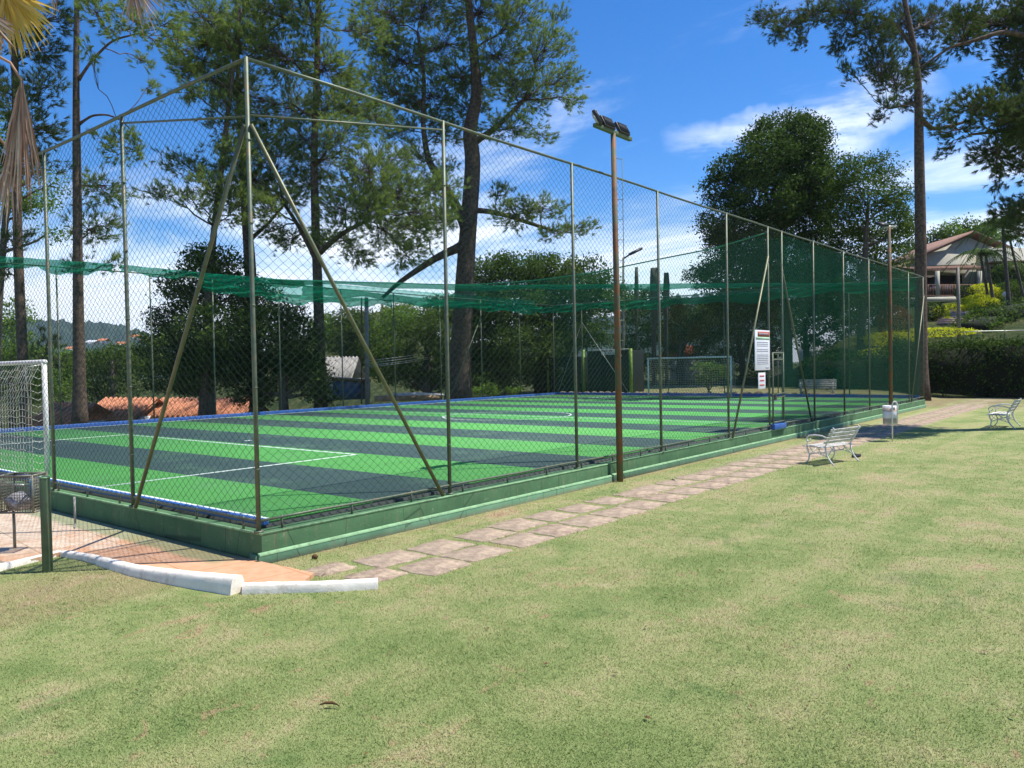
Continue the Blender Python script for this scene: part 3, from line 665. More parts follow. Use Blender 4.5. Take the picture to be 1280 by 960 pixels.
# ------------------------------------------------------------------ sign boards
sb = thing('notice_board', 'tall white notice board with orange red heading hung on the fence by the gate', 'sign', (16.68, -.06, 2.2))
cx0, cx1, z0, z1 = 16.10, 17.20, 2.20, 3.36
MB().box(cx0, cx1, -.075, -.055, z0, z1).build('board', mPaper, sb, origin=(16.65, -.06, 2.2), bevel=.004)
MB().box(cx0+.20, cx1-.03, -.082, -.0765, z1-.19, z1-.04).build('heading_band', mRedS, sb, origin=(16.65, -.06, 3.2))
MB().box(cx0+.06, cx1-.03, -.081, -.0765, z1-.27, z1-.20).build('green_band', mGreenS, sb, origin=(16.65, -.06, 3.1))
tx = MB(); rr = random.Random(3)
z = z1-.36
while z > z0+.14:
    if rr.random() < .8:
        x = cx0+.14
        while x < cx1-.16: wd = rr.uniform(.03, .1); tx.box(x, min(x+wd, cx1-.14), -.080, -.0765, z, z+.018); x += wd+.02
    z -= .052
tx.box(cx1-.34, cx1-.08, -.080, -.0765, z0+.05, z0+.08)
for i in range(8): tx.box(cx0+.26+i*.09, cx0+.32+i*.09, -.0855, -.0825, z1-.145, z1-.085)
tx.build('print', mInk, sb, origin=(16.65, -.08, 2.8))
s2 = thing('small_sign', 'small white sheet with three red lines of print below the notice board', 'sign', (16.6, -.06, 1.74))
MB().box(16.33, 16.85, -.07, -.055, 1.66, 2.13).build('board', mPaper, s2, origin=(16.6, -.06, 1.9), bevel=.003)
tx = MB()
for z in (1.75, 1.88, 2.01):
    for i in range(5): tx.box(16.42+i*.07, 16.475+i*.07, -.075, -.0715, z, z+.045)
tx.build('print', mRedInk, s2, origin=(16.6, -.07, 1.9))

# ------------------------------------------------------------------ benches
def make_bench(label):
    """seat along local X, front towards +Y"""
    b = thing('park_bench', label, 'bench', (0, 0, 0), 'white cast iron and slat park benches')
    Lh = .62
    st_ = MB()
    for i in range(6):
        y = -.17+i*.085; st_.box(-Lh-.05, Lh+.05, y, y+.062, .435-.012*abs(i-3), .455-.012*abs(i-3))
    st_.build('seat', mWoodS, b, bevel=.005)
    bk = MB()
    for i in range(4):
        z = .53+i*.095; y = -.235-.055*i; bk.obox((0, y, z), (Lh+.04, 0, 0), (0, .009, 0.004), (0, -.016, .033))
    bk.build('backrest', mWoodS, b, bevel=.004)
    for s in (-1, 1):
        x = s*(Lh-.06)
        MB().tube([(x, .27, .43), (x, .25, .34), (x, .20, .22), (x, .22, .10), (x, .29, .0)], [.019, .02, .018, .017, .022], n=8).build('leg', mWhite, b, smooth=True)
        MB().tube([(x, -.21, .43), (x, -.22, .30), (x, -.27, .17), (x, -.36, .06), (x, -.42, .0)], [.02, .021, .02, .019, .024], n=8).build('leg', mWhite, b, smooth=True)
        fr_ = MB()
        fr_.tube([(x, .28, .42), (x, .05, .41), (x, -.2, .425), (x, -.27, .55), (x, -.36, .70), (x, -.43, .86), (x, -.40, .88)], .017, n=8)
        for k in range(2):                    # tracery under the seat
            fr_.tube([(x, .20-.2*k, .41), (x, .12-.2*k, .30), (x, .03-.2*k, .25), (x, -.05-.15*k, .30), (x, -.08-.14*k, .40)], .010, n=6)
        fr_.tube([(x, .20, .22), (x, .0, .27), (x, -.26, .19)], .012, n=6)
        fr_.build('side_frame', mWhite, b, smooth=True)
        ar = [(x, -.30, .62), (x, -.12, .68), (x, .08, .69), (x, .22, .665), (x, .28, .60), (x, .25, .53), (x, .18, .54), (x, .17, .60)]
        A_ = MB().tube(ar, [.012, .016, .018, .018, .017, .015, .013, .011], n=8)
        A_.tube([(x, .25, .53), (x, .27, .43)], .012, n=6)
        A_.build('armrest', mWhite, b, smooth=True)
    ss = MB()
    for s in (-1, 1):
        ss.tube([(s*(Lh-.06), -.25, .18), (s*.2, -.22, .40)], .012, n=6)
        ss.tube([(s*(Lh-.06), .22, .18), (s*.2, .18, .42)], .012, n=6)
    ss.tube([(-Lh+.06, -.02, .26), (Lh-.06, -.02, .26)], .010, n=6)
    ss.build('stretcher', mWhite, b)
    return b
b1 = make_bench('white slatted bench seen from behind beside the path, next to a black shoe')
b1.location = (13.83, -2.83, 0); b1.rotation_euler = (0, 0, R_(-13))
b2 = dup(b1, (26.4, -4.75, 0), R_(-1), 'white bench seen end on at the right edge of the lawn, in the tree shade', 1.12)
pb = at(1021, 494, 44)
b3 = dup(b1, (pb[0], pb[1], float(H(pb[0], pb[1]))), math.pi/2+R_(12), 'white slatted bench beyond the court, in front of a dark hedge', 1.12)
b3.scale = (1.5, 1.12, 1.1)

# litter bin
lb = thing('litter_bin', 'white printed litter bin hung on an arched white tube stand on the lawn', 'litter bin', (19.77, -2.74, 0))
c = np.array((19.77, -2.74, 0)); d = np.array((.63, -.775, 0)); e = np.array((-.775, -.63, 0))
pts = [c+e*.27+(0, 0, 0), c+e*.27+(0, 0, 1.02)]+[c+e*(.27-.14*(1-math.cos(a)))+d*.09*0+(0, 0, 1.02+.16*math.sin(a)) for a in np.linspace(.3, math.pi-.01, 8)]+[c-e*.02+d*.0+(0, 0, .95)]
MB().tube([c+e*.25+d*(-.06)+(0, 0, -.02), c+e*.25+d*(-.06)+(0, 0, 1.06)]+[c+e*.25+d*(-.06+.075*(1-math.cos(a)))+(0, 0, 1.06+.13*math.sin(a)) for a in np.linspace(.3, math.pi-.01, 8)]+[c+e*.25+d*.09+(0, 0, .9), c+e*.25+d*.09+(0, 0, .55)], .021, n=10).build('arch_stand', mWhite, lb, origin=c, smooth=True)
th = np.linspace(0, 2*math.pi, 29)
G = np.zeros((5, 29, 3))
for i, (rr_, z) in enumerate(((.0, .50), (.20, .50), (.215, 1.06), (.20, 1.06), (.19, .53))):
    G[i, :, 0] = c[0]+rr_*np.cos(th); G[i, :, 1] = c[1]+rr_*np.sin(th); G[i, :, 2] = z
MB().add(*sheet(G)).build('bucket', mBin, lb, origin=c)
MB().tube([c+e*.21+d*.0+(0, 0, .8), c+e*.26+d*-.05+(0, 0, .8)], .012, n=6).build('hinge', mZinc, lb, origin=c+(0, 0, .8))
# dark garment / shoe next to the bench
sh = MB(); cx_, cy_ = 15.2, -3.05
G = np.zeros((9, 12, 3)); r = np.random.default_rng(4)
for i in range(9):
    a = i/8*math.pi
    for j in range(12):
        ph_ = j/11*2*math.pi; G[i, j] = (cx_+.24*math.cos(a)*1.0, cy_+.10*math.sin(a)*math.cos(ph_), .035+.05*math.sin(a)*math.sin(ph_)*(1.3 if i > 4 else .8)+.006*r.standard_normal()*(j % 11 > 0))
sh.add(*sheet(G)); tag(sh.build('shoe', mShoe, smooth=True), 'black shoe lying on the lawn beside the nearer bench', 'shoe')
# seed pod and small things on the grass
def px_ground(u, v):
    d = Fv+Rv*(u-640)/FPX-Uv*(v-480)/FPX; return CAM-d*CAM[2]/d[2]
q0 = np.array((-2.22, -4.27, .02))
pd = MB().tube([q0+(-.045, .05, .012), q0+(-.015, .02, .024), q0+(.02, -.01, .022), q0+(.04, -.045, .01), q0+(.035, -.075, .008)], [.004, .010, .012, .006, .002], n=7)
tag(pd.build('fallen_twig', mTwig, smooth=True), 'short brown twig lying alone on the foreground grass', 'twig')
q0 = np.array((.55, -.42, .03))
G = np.zeros((7, 10, 3))
for i in range(7):
    for j in range(10):
        a, b_ = i/6*math.pi, j/9*2*math.pi; G[i, j] = q0+np.array((math.sin(a)*math.cos(b_), math.sin(a)*math.sin(b_), math.cos(a)*.85))*.042*(1+.08*math.sin(3*b_))
tag(MB().add(*sheet(G)).build('fallen_fruit', mTwig, smooth=True), 'small round brown fruit on the grass strip below the green wall', 'fruit')

# ------------------------------------------------------------------ path stones
def ordinal(n):
    ones = ['', 'first', 'second', 'third', 'fourth', 'fifth', 'sixth', 'seventh', 'eighth', 'ninth', 'tenth', 'eleventh', 'twelfth', 'thirteenth', 'fourteenth', 'fifteenth', 'sixteenth', 'seventeenth', 'eighteenth', 'nineteenth']
    if n < 20: return ones[n]
    t, o_ = divmod(n, 10); T_ = {2: ('twentieth', 'twenty'), 3: ('thirtieth', 'thirty'), 4: ('fortieth', 'forty')}[t]
    return T_[0] if not o_ else T_[1]+'-'+ones[o_]
def stone(x, y, w_, h_, label, r):
    n_ = 6; pts = []
    cs = [(-w_, -h_), (w_, -h_), (w_, h_), (-w_, h_)]
    for i in range(4):
        a, b_ = np.array(cs[i]), np.array(cs[(i+1) % 4])
        for t in (0.06, .3, .55, .8, .94): pts.append(a*(1-t)+b_*t+r.normal(0, .018, 2))
    P = np.array(pts); m = len(P); rot = r.normal(0, .03); cr, sr = math.cos(rot), math.sin(rot)
    P = np.stack([P[:, 0]*cr-P[:, 1]*sr, P[:, 0]*sr+P[:, 1]*cr], 1)
    V = np.vstack([np.c_[P, np.full(m, -.05)], np.c_[P, np.full(m, .004)], np.c_[P*.965, np.full(m, .013)], [[0, 0, .015]]])
    Fq = []; Ft = []
    for k_ in (0, 1):
        for i in range(m): Fq.append((k_*m+i, k_*m+(i+1) % m, (k_+1)*m+(i+1) % m, (k_+1)*m+i))
    for i in range(m): Ft.append((2*m+i, 2*m+(i+1) % m, 3*m))
    o = MB().add(V, Fq, Ft).build('paving_stone', mStone); o.location = (x, y, .0)
    return tag(o, label, 'paving stone', 'paving stones of the path along the wall')
sr_ = np.random.default_rng(11); stones = []
for row, yy_, nm in ((0, -1.27, 'granite slab from the near end of the path row next to the green wall'), (1, -1.99, 'granite slab from the near end of the path row next to the lawn')):
    for i in range(46):
        x = 1.12+i*.868+sr_.normal(0, .025)+(.02 if row else 0); yv = yy_+sr_.normal(0, .025)
        if x > 20: yv += .0
        stone(x, yv, 0.385+sr_.normal(0, .018), .305+sr_.normal(0, .016), ordinal(i+1)+' '+nm, sr_); stones.append((x, yv))
stone(.45, -1.72, .30, .26, 'worn broken slab at the near end of the path by the white kerb tip', sr_)
stone(.30, -1.02, .30, .22, 'pale tan slab at the near end of the path between the wall and kerb', sr_)

# ------------------------------------------------------------------ white kerb
def kerb(pts, label, name='kerb'):
    P = np.array([p[:2] for p in pts], float); hh = [p[2] for p in pts]; ww = [p[3] for p in pts]
    t = np.linspace(0, 1, 26); s = np.linspace(0, 1, len(P))
    Q = np.stack([np.interp(t, s, P[:, 0]), np.interp(t, s, P[:, 1])], 1); h_ = np.interp(t, s, hh); w_ = np.interp(t, s, ww)
    for _ in range(2): Q[1:-1] = (Q[:-2]+2*Q[1:-1]+Q[2:])/4
    T = np.gradient(Q, axis=0); T /= np.linalg.norm(T, axis=1, keepdims=True); Nn = np.stack([-T[:, 1], T[:, 0]], 1)
    r = np.random.default_rng(len(pts)); G = np.zeros((26, 9, 3))
    prof = [(-1.35, -.3), (-1.2, .35), (-1.0, .74), (-.7, .95), (0, 1.02), (.7, .95), (1.0, .74), (1.2, .35), (1.35, -.3)]
    for j, (a, z) in enumerate(prof):
        jt = r.normal(0, .003, 26)
        G[:, j, :2] = Q+Nn*((a*w_/2+jt)[:, None]); G[:, j, 2] = z*h_+r.normal(0, .002, 26)
    mb = MB().add(*sheet(G))
    for e_ in (0, 25):
        mb.add(G[e_], np.array([list(range(9)) if e_ == 0 else list(range(8, -1, -1))]))
    return tag(mb.build(name, mLime, smooth=True), label, 'kerb', 'whitewashed kerbs round the patio')
kerb([(-1.33, 2.62, .07, .09), (-1.24, 2.1, .085, .10), (-1.24, 1.4, .10, .12), (-1.22, .6, .125, .13), (-1.08, -.3, .165, .15), (-.93, -1.0, .20, .17)], 'thick whitewashed kerb rising beside the patio, in front of the green corner')
kerb([(-.90, -1.06, .115, .10), (-.65, -1.35, .115, .10), (-.3, -1.75, .11, .10), (.12, -2.14, .11, .10)], 'thin low whitewashed kerb ending at the stone path')
kerb([(-1.35, 2.70, .07, .09), (-1.75, 2.60, .07, .09), (-2.2, 2.45, .08, .10), (-3.2, 2.0, .1, .12)], 'white kerb running left behind the short green post')

# green post with mesh litter basket
gp_ = thing('basket_post', 'short old green square post standing in the grass corner at left', 'post', (-1.82, 1.85, 0))
MB().obox((-1.82, 1.85, .58), Rv*.047, (.035, .03, 0), (0, 0, .60)).build('post', mOldG, gp_, origin=(-1.82, 1.85, 0), bevel=.006)
MB().obox((-1.82, 1.85, 1.19), Rv*.05, (.038, .033, 0), (0, 0, .01)).build('post_cap', mCap, gp_, origin=(-1.82, 1.85, 1.19))
bc = at(30, 640, 11.0); bc[2] = 0.; ax = np.array((.63, -.775, 0)); ay = np.array((.775, .63, 0))
bk = thing('litter_basket', 'rusty wire mesh litter basket behind the short green post', 'litter basket', tuple(bc+(0, 0, .5)))
wm = MB(); hw, hd, zb0, zb1 = .23, .17, .60, 1.10
cor = [bc+ax*a*hw+ay*b_*hd for a, b_ in ((-1, -1), (1, -1), (1, 1), (-1, 1))]
for i in range(4):
    a, b_ = cor[i], cor[(i+1) % 4]; Ld = np.linalg.norm(b_-a); m = int(Ld/.035)
    for t in np.linspace(0, 1, m+1): p = a*(1-t)+b_*t; wm.tube([p+(0, 0, zb0), p+(0, 0, zb1)], .0045, n=4)
    for z in np.arange(zb0, zb1, .04): wm.tube([a+(0, 0, z), b_+(0, 0, z)], .0045, n=4)
wm.build('wire_mesh', mGrey, bk, origin=bc+(0, 0, .6))
rm = MB()
for z in (zb0, zb1):
    for i in range(4): rm.tube([cor[i]+(0, 0, z), cor[(i+1) % 4]+(0, 0, z)], .014, n=6)
for i in range(4): rm.tube([cor[i]+(0, 0, zb0-.01), cor[i]+(0, 0, zb1+.01)], .014, n=6)
rm.build('rim_frame', mGrey, bk, origin=bc+(0, 0, .6))
MB().tube([bc-ax*.65-(0, 0, 0)+(0, 0, 1.02), bc+ax*.18+(0, 0, .93)], .018, n=6).build('support_bar', mZinc, bk, origin=bc+(0, 0, 1))
MB().tube([bc+ax*hw*.9+ay*.1+(0, 0, 0), bc+ax*hw*.9+ay*.1+(0, 0, .62)], .02, n=6).build('leg', mGrey, bk, origin=bc)
MB().tube([bc-ax*hw*.9+ay*.1+(0, 0, 0), bc-ax*hw*.9+ay*.1+(0, 0, .62)], .02, n=6).build('leg', mGrey, bk, origin=bc)
def lump(c, rx, ry, rz, seed, nz_=.18, a=12, b=18):
    r = np.random.default_rng(seed); G = np.zeros((a, b, 3)); ph = r.uniform(0, 6.28, 8)
    for i in range(a):
        for j in range(b):
            t, p = i/(a-1)*math.pi, j/(b-1)*2*math.pi
            q = 1+nz_*(math.sin(3*p+ph[0]+2*t)+math.sin(5*p+ph[1])*math.sin(4*t+ph[2])+.6*math.sin(9*t+ph[3]+7*p))*.5
            G[i, j] = c+np.array((rx*math.sin(t)*math.cos(p), ry*math.sin(t)*math.sin(p), rz*math.cos(t)))*q
    return sheet(G)
tag(MB().add(*lump(bc+(-.05, 0, .74), .17, .13, .12, 1)).build('rubbish_bag', mBag), 'crumpled translucent rubbish bag at the bottom of the wire basket', 'bag')
tag(MB().add(*lump(bc+ax*-.12+(0, 0, .665), .10, .09, .05, 2)).build('plastic_wrapper', mPurple), 'dark purple plastic wrapper in the wire basket under the bag', 'wrapper')
bt = thing('bottle', 'blue plastic bottle standing in the wire basket', 'bottle', tuple(bc+ax*.12+(0, 0, .8)))
MB().tube([bc+ax*.13+(0, 0, .80), bc+ax*.12+(0, 0, .95), bc+ax*.10+(0, 0, 1.0), bc+ax*.095+(0, 0, 1.04)], [.04, .04, .02, .016], n=12).build('bottle_body', mCyan, bt, origin=bc+ax*.12+(0, 0, .8), smooth=True)
MB().tube([bc+ax*.095+(0, 0, 1.04), bc+ax*.092+(0, 0, 1.065)], .02, n=10).build('cap', mWhite, bt, origin=bc+ax*.09+(0, 0, 1.04))
tp_ = MB().tube([(-.40, 4.55, .05), (-.40, 4.55, .50)], .018, n=8)
tp_.tube([(-.40, 4.55, .07), (-.55, 4.2, .07)], .012, n=6)
tag(tp_.build('water_pipe', mConc), 'thin grey water pipe standing up from the patio beside the court wall', 'pipe')

# ------------------------------------------------------------------ grass blades
def on_slab(x, y):
    m = (y > -.16) & (x > -.2)
    m |= (x < 0.0) & (x > -9) & (y > 2.5)
    m |= (x > -1.25) & (x < .05) & (y > -1.05)
    for sx_, sy_ in stones: m |= (np.abs(x-sx_) < .315) & (np.abs(y-sy_) < .235)
    m |= (np.abs(x-.45) < .28) & (np.abs(y+1.72) < .24)
    return m
NB = 720000
rr_ = np.exp(rng.uniform(math.log(3.2), math.log(34), NB)); aa = YAW+rng.uniform(-R_(44), R_(44), NB)
x = CAM[0]+rr_*np.cos(aa); y = CAM[1]+rr_*np.sin(aa)
keep = ~on_slab(x, y) & (y < 2.6) & (rng.random(NB) < np.clip((35-rr_)/15, 0, 1)) & (x < 40)
x, y, rr_ = x[keep], y[keep], rr_[keep]; nb = len(x)
hh = rng.uniform(.010, .027, nb)*(1+.25*np.sin(x*1.7)*np.cos(y*2.1)); az = rng.uniform(0, 2*math.pi, nb); ln_ = rng.uniform(.3, 1.5, nb)
wd = (.0016+.00022*rr_)*rng.uniform(.7, 1.3, nb)
dx, dy = np.cos(az), np.sin(az); wx, wy = -dy*wd, dx*wd
V = np.empty((nb, 3, 3)); V[:, 0] = np.stack([x-wx, y-wy, np.zeros(nb)], 1); V[:, 1] = np.stack([x+wx, y+wy, np.zeros(nb)], 1)
V[:, 2] = np.stack([x+dx*hh*ln_, y+dy*hh*ln_, hh], 1)
o = MB().add(V.reshape(-1, 3), np.arange(nb*3).reshape(-1, 3)).build('grass', mGrass); o['kind'] = 'stuff'
tag(o, 'short dry green lawn grass with straw patches', 'grass')

r = np.random.default_rng(77); nl_ = 150
rr_ = np.exp(r.uniform(math.log(3.2), math.log(30), nl_)); aa = YAW+r.uniform(-R_(42), R_(42), nl_)
x = CAM[0]+rr_*np.cos(aa); y = CAM[1]+rr_*np.sin(aa); kp = ~on_slab(x, y) & (y < 2.4); x, y = x[kp], y[kp]; lm = MB()
for i in range(len(x)):
    a, sz_ = r.uniform(0, 6.28), r.uniform(.012, .035); d = np.array((math.cos(a), math.sin(a), r.uniform(-.1, .4))); e_ = np.array((-math.sin(a), math.cos(a), r.uniform(-.3, .3))); c = np.array((x[i], y[i], .026))
    lm.add(np.array([c-d*sz_, c-d*sz_*.2+e_*sz_*.4+(0, 0, .006), c+d*sz_, c-d*sz_*.2-e_*sz_*.4+(0, 0, .004)]), np.array([(0, 1, 2, 3)]))
o = lm.build('leaf_litter', mTwig); o['kind'] = 'stuff'; tag(o, 'scattered small brown fallen leaves on the lawn', 'leaf litter')

# ------------------------------------------------------------------ foliage tools
def rdir(n, r):
    v = r.standard_normal((n, 3)); return v/np.linalg.norm(v, axis=1, keepdims=True)
def leaves(C, size, r, up=.35, asp=.5):
    n = len(C); nrm = rdir(n, r)+np.array((0, 0, up)); nrm /= np.linalg.norm(nrm, axis=1, keepdims=True)
    a = np.cross(nrm, rdir(n, r)); a /= np.linalg.norm(a, axis=1, keepdims=True)+1e-9; b = np.cross(nrm, a)
    s = size*r.uniform(.6, 1.3, n)[:, None]
    V = np.stack([C-a*s*.5, C+b*s*asp*.5+nrm*s*.08, C+a*s*.5, C-b*s*asp*.5+nrm*s*.08], 1)
    return V.reshape(-1, 3), np.arange(n*4).reshape(-1, 4)
def tufts(C, D, r, nn=14, ln=.3, wd=.016, spread=.75):
    n = len(C); C = np.repeat(C, nn, 0); D = np.repeat(D, nn, 0)
    d = D+rdir(n*nn, r)*spread; d /= np.linalg.norm(d, axis=1, keepdims=True)
    s = np.cross(d, rdir(n*nn, r)); s /= np.linalg.norm(s, axis=1, keepdims=True)+1e-9
    L = (ln*r.uniform(.6, 1.1, n*nn))[:, None]; C = C+D*r.uniform(-.5, .3, n*nn)[:, None]*ln*.6
    V = np.stack([C-s*wd*.5, C+s*wd*.5, C+d*L+np.array((0, 0, -.02))], 1)
    # triangles of one tuft share an island through their common colour noise only
    return V.reshape(-1, 3), np.arange(n*nn*3).reshape(-1, 3)
def pads_px(L, depth, r, jd=2.5, sc=1.):
    out = []
    for p in L:
        u, v, ru, rv = p[:4]; d = depth+r.uniform(-jd, jd) + (p[4] if len(p) > 4 else 0)
        c = at(u, v, d); out.append((c, ru*d/FPX*sc, rv*d/FPX*sc))
    return out
def limb(a, b, r, sag=.12, n=6):
    a, b = np.array(a), np.array(b); L = np.linalg.norm(b-a); t = np.linspace(0, 1, n)[:, None]
    P = a*(1-t)+b*t; P[:, 2] += sag*L*np.sin(t[:, 0]*math.pi)*r.uniform(-.6, 1.); P[1:-1] += r.normal(0, .03*L, (n-2, 3)); return P
def trunk_px(L, depth, gz=True):
    P = []; Rr = []
    for u, v, wpx in L: P.append(at(u, v, depth)); Rr.append(wpx*depth/FPX/2)
    if gz: P[0][2] = min(P[0][2], float(H(P[0][0], P[0][1])))-.1
    # refine
    P = np.array(P); Rr = np.array(Rr); t = np.linspace(0, 1, len(P)*4); s = np.linspace(0, 1, len(P))
    Q = np.stack([np.interp(t, s, P[:, i]) for i in range(3)], 1); q = np.interp(t, s, Rr)
    for _ in range(2): Q[1:-1] = (Q[:-2]+2*Q[1:-1]+Q[2:])/4
    q[0] *= 1.35; q[1] *= 1.12
    return Q, q
def pine(label, depth, tr, pads, seed, forks=(), dens=1., mat=mNeedle, jd=2.5, wd=.020, ln=.32, nn=24, psc=1.26):
    r = np.random.default_rng(seed); Q, q = trunk_px(tr, depth); base = Q[0].copy(); base[2] += .1
    root = thing('pine_tree', label, 'pine tree', tuple(base), 'tall pines round the court')
    tk = MB().tube(Q, q, n=12)
    axes = [(Q, q)]
    for fk in forks:
        A_, a_ = trunk_px(fk, depth, False); tk.tube(A_, a_/1.0, n=8); axes.append((A_, a_))
    bm_ = MB(); nd = MB(); AX = np.vstack([a[0][1:] for a in axes]); AR = np.concatenate([a[1][1:] for a in axes])
    for c, ru, rv in pads_px(pads, depth, r, jd, psc):
        d = np.linalg.norm(AX-(c-(0, 0, .35*np.linalg.norm(AX[:, :2]-c[:2], axis=1).min()+.3)), axis=1); d[:2] += 99; j = int(np.argmin(d)); a = AX[j]
        P = limb(a, c, r, .10, 7); rb = min(AR[j]*.5, .025+.010*np.linalg.norm(c-a))
        bm_.tube(P, np.linspace(rb, .018, 7), n=6)
        area = math.pi*ru*rv; nt = int(max(6, area*10.5*dens)); nt = min(nt, 210)
        for _ in range(nt):
            o_ = rdir(1, r)[0]*r.uniform(.25, 1.)**.6; e_ = c+np.array((o_[0]*ru, o_[1]*ru, o_[2]*rv))
            s_ = P[r.integers(3, 7)]; tw = limb(s_, e_, r, .08, 4); bm_.tube(tw, [.014, .011, .009, .006], n=3, cap=False)
            dr = tw[-1]-tw[-2]; dr = dr/(np.linalg.norm(dr)+1e-6)+np.array((0, 0, .55)); dr /= np.linalg.norm(dr)
            k_ = r.integers(3, 6); tpos = r.uniform(.55, 1.02, k_)[:, None]; C_ = tw[1]*(1-tpos)+tw[-1]*tpos+r.normal(0, .13, (k_, 3))
            nd.add(*tufts(C_, np.repeat(dr[None], k_, 0)+r.normal(0, .3, (k_, 3)), r, nn, ln, wd, .62))
    tk.build('trunk', mBark, root, origin=base, smooth=True); bm_.build('branches', mBark, root, origin=base); nd.build('crown', mat, root, origin=base)
    return root
def broadleaf(label, depth, tr, pads, seed, mat, size=.22, dens=1., jd=2., name='broadleaf_tree', cat='tree', group='leafy trees round the court', clump=.42, base_fill=.25, asp=.5, psc=1.):
    r = np.random.default_rng(seed); Q, q = trunk_px(tr, depth); base = Q[0].copy(); base[2] += .1
    root = thing(name, label, cat, tuple(base), group)
    tk = MB().tube(Q, q, n=10); br_ = MB(); lf = MB()
    for c, ru, rv in pads_px(pads, depth, r, jd, psc):
        j = int(np.argmin(np.linalg.norm(Q-(c-(0, 0, 1.5)), axis=1))); j = max(j, 2)
        P = limb(Q[j], c, r, .08, 6); br_.tube(P, np.linspace(min(q[j]*.6, .14), .02, 6), n=5)
        ncl = int(max(6, 9.*ru*rv*4*dens/clump**.5)); size_ = size*.68; o_ = rdir(ncl, r); rad_ = np.where(r.random(ncl) < base_fill, r.uniform(.2, .8, ncl), r.uniform(.8, 1.08, ncl))
        cc_ = c+o_*rad_[:, None]*np.array((ru, ru, rv)); m = 44
        C_ = np.repeat(cc_, m, 0)+r.normal(0, clump*.56, (ncl*m, 3))*np.array((1, 1, .6))
        lf.add(*leaves(C_, size_, r, .45, asp))
        for q_ in cc_[::7]: br_.tube(limb(P[r.integers(2, 6)], q_, r, .05, 4), [.02, .015, .01, .007], n=3, cap=False)
    tk.build('trunk', mBark2, root, origin=base, smooth=True); br_.build('branches', mBark2, root, origin=base); lf.build('crown', mat, root, origin=base)
    return root

# ------------------------------------------------------------------ pines
pine('biggest pine, thick forked trunk rising behind the far fence at centre', 51,
     [(572, 495, 30), (578, 400, 26), (584, 300, 22), (592, 200, 20), (586, 165, 18), (597, 120, 14), (592, 60, 11), (585, 0, 9), (580, -80, 5)],
     [(480, 15, 42, 28), (530, 5, 45, 28), (600, 15, 45, 28), (655, 15, 32, 24), (500, 75, 38, 28), (560, 55, 35, 28), (625, 68, 40, 26), (682, 55, 36, 24), (702, 98, 32, 18), (660, 118, 40, 22), (722, 128, 18, 10),
      (540, 118, 38, 24), (600, 105, 30, 20), (640, 160, 42, 16), (560, 165, 26, 16), (500, 125, 28, 22), (675, 258, 36, 15), (642, 268, 28, 18), (722, 285, 26, 10), (692, 292, 22, 9), (520, 195, 24, 16), (625, 238, 16, 10), (680, 172, 14, 7), (555, 208, 16, 10),
      (560, -50, 60, 40), (640, -45, 50, 40), (700, 15, 14, 10), (565, 95, 30, 22), (480, 55, 30, 22), (640, 100, 30, 18), (590, 135, 26, 16), (470, 100, 24, 20), (545, 150, 24, 14), (500, 160, 26, 16), (530, 230, 28, 16), (560, 270, 22, 16), (515, 262, 26, 16)], 21,
     forks=[[(585, 285, 15), (560, 240, 11), (534, 200, 8), (528, 150, 6), (531, 100, 5), (522, 40, 4)], [(584, 305, 13), (545, 322, 9), (500, 352, 6), (478, 372, 4)], [(590, 180, 9), (620, 160, 7), (655, 125, 5)], [(585, 262, 8), (620, 265, 6), (690, 288, 4)]], dens=1.0)
pine('straight dark pine behind the far fence, left of the blue sheet', 42,
     [(401, 510, 15), (399, 400, 13), (395, 300, 11), (392, 200, 9), (396, 100, 8), (398, 0, 6), (400, -60, 4)],
     [(330, 15, 38, 32), (388, 15, 38, 30), (302, 60, 35, 28), (350, 75, 38, 32), (408, 80, 38, 30), (440, 108, 26, 22), (300, 125, 32, 26), (360, 135, 38, 28), (430, 165, 36, 22), (340, 190, 38, 26), (402, 200, 34, 22), (460, 210, 36, 26), (500, 240, 36, 26), (350, 245, 32, 18),
      (430, 262, 36, 26), (482, 290, 36, 22), (512, 322, 30, 16), (402, 292, 18, 12), (452, 322, 24, 14), (340, 290, 24, 10), (440, 130, 30, 18), (380, -40, 60, 35), (560, 235, 25, 22), (545, 270, 26, 20), (375, 170, 30, 22), (415, 130, 30, 22), (460, 40, 26, 22), (470, 150, 30, 20), (385, 230, 30, 20), (320, 225, 30, 20), (490, 200, 30, 22), (440, 235, 30, 20), (460, 260, 30, 20), (360, 300, 24, 14), (420, 300, 26, 14), (480, 250, 28, 20), (520, 290, 30, 18), (330, 260, 26, 16)], 22,
     forks=[[(398, 330, 7), (372, 280, 5), (352, 250, 4)], [(399, 315, 8), (430, 290, 6), (470, 270, 4)]], dens=1.05)
pine('slender pine behind the far fence with a brace pipe across it', 40,
     [(252, 515, 10), (258, 400, 9), (266, 300, 8), (278, 200, 7), (290, 100, 5), (300, 10, 4)],
     [(240, 60, 28, 26), (262, 98, 32, 26), (250, 15, 36, 26), (238, 112, 20, 14), (280, 155, 28, 16), (232, 205, 38, 14), (202, 238, 30, 10), (262, 232, 32, 16), (215, 60, 12, 16), (285, 130, 26, 18), (225, 85, 20, 16), (300, 190, 26, 20), (240, 250, 26, 14), (300, 250, 26, 18), (285, 185, 28, 16), (288, 268, 22, 14), (270, 40, 30, 26)], 23, dens=1.)
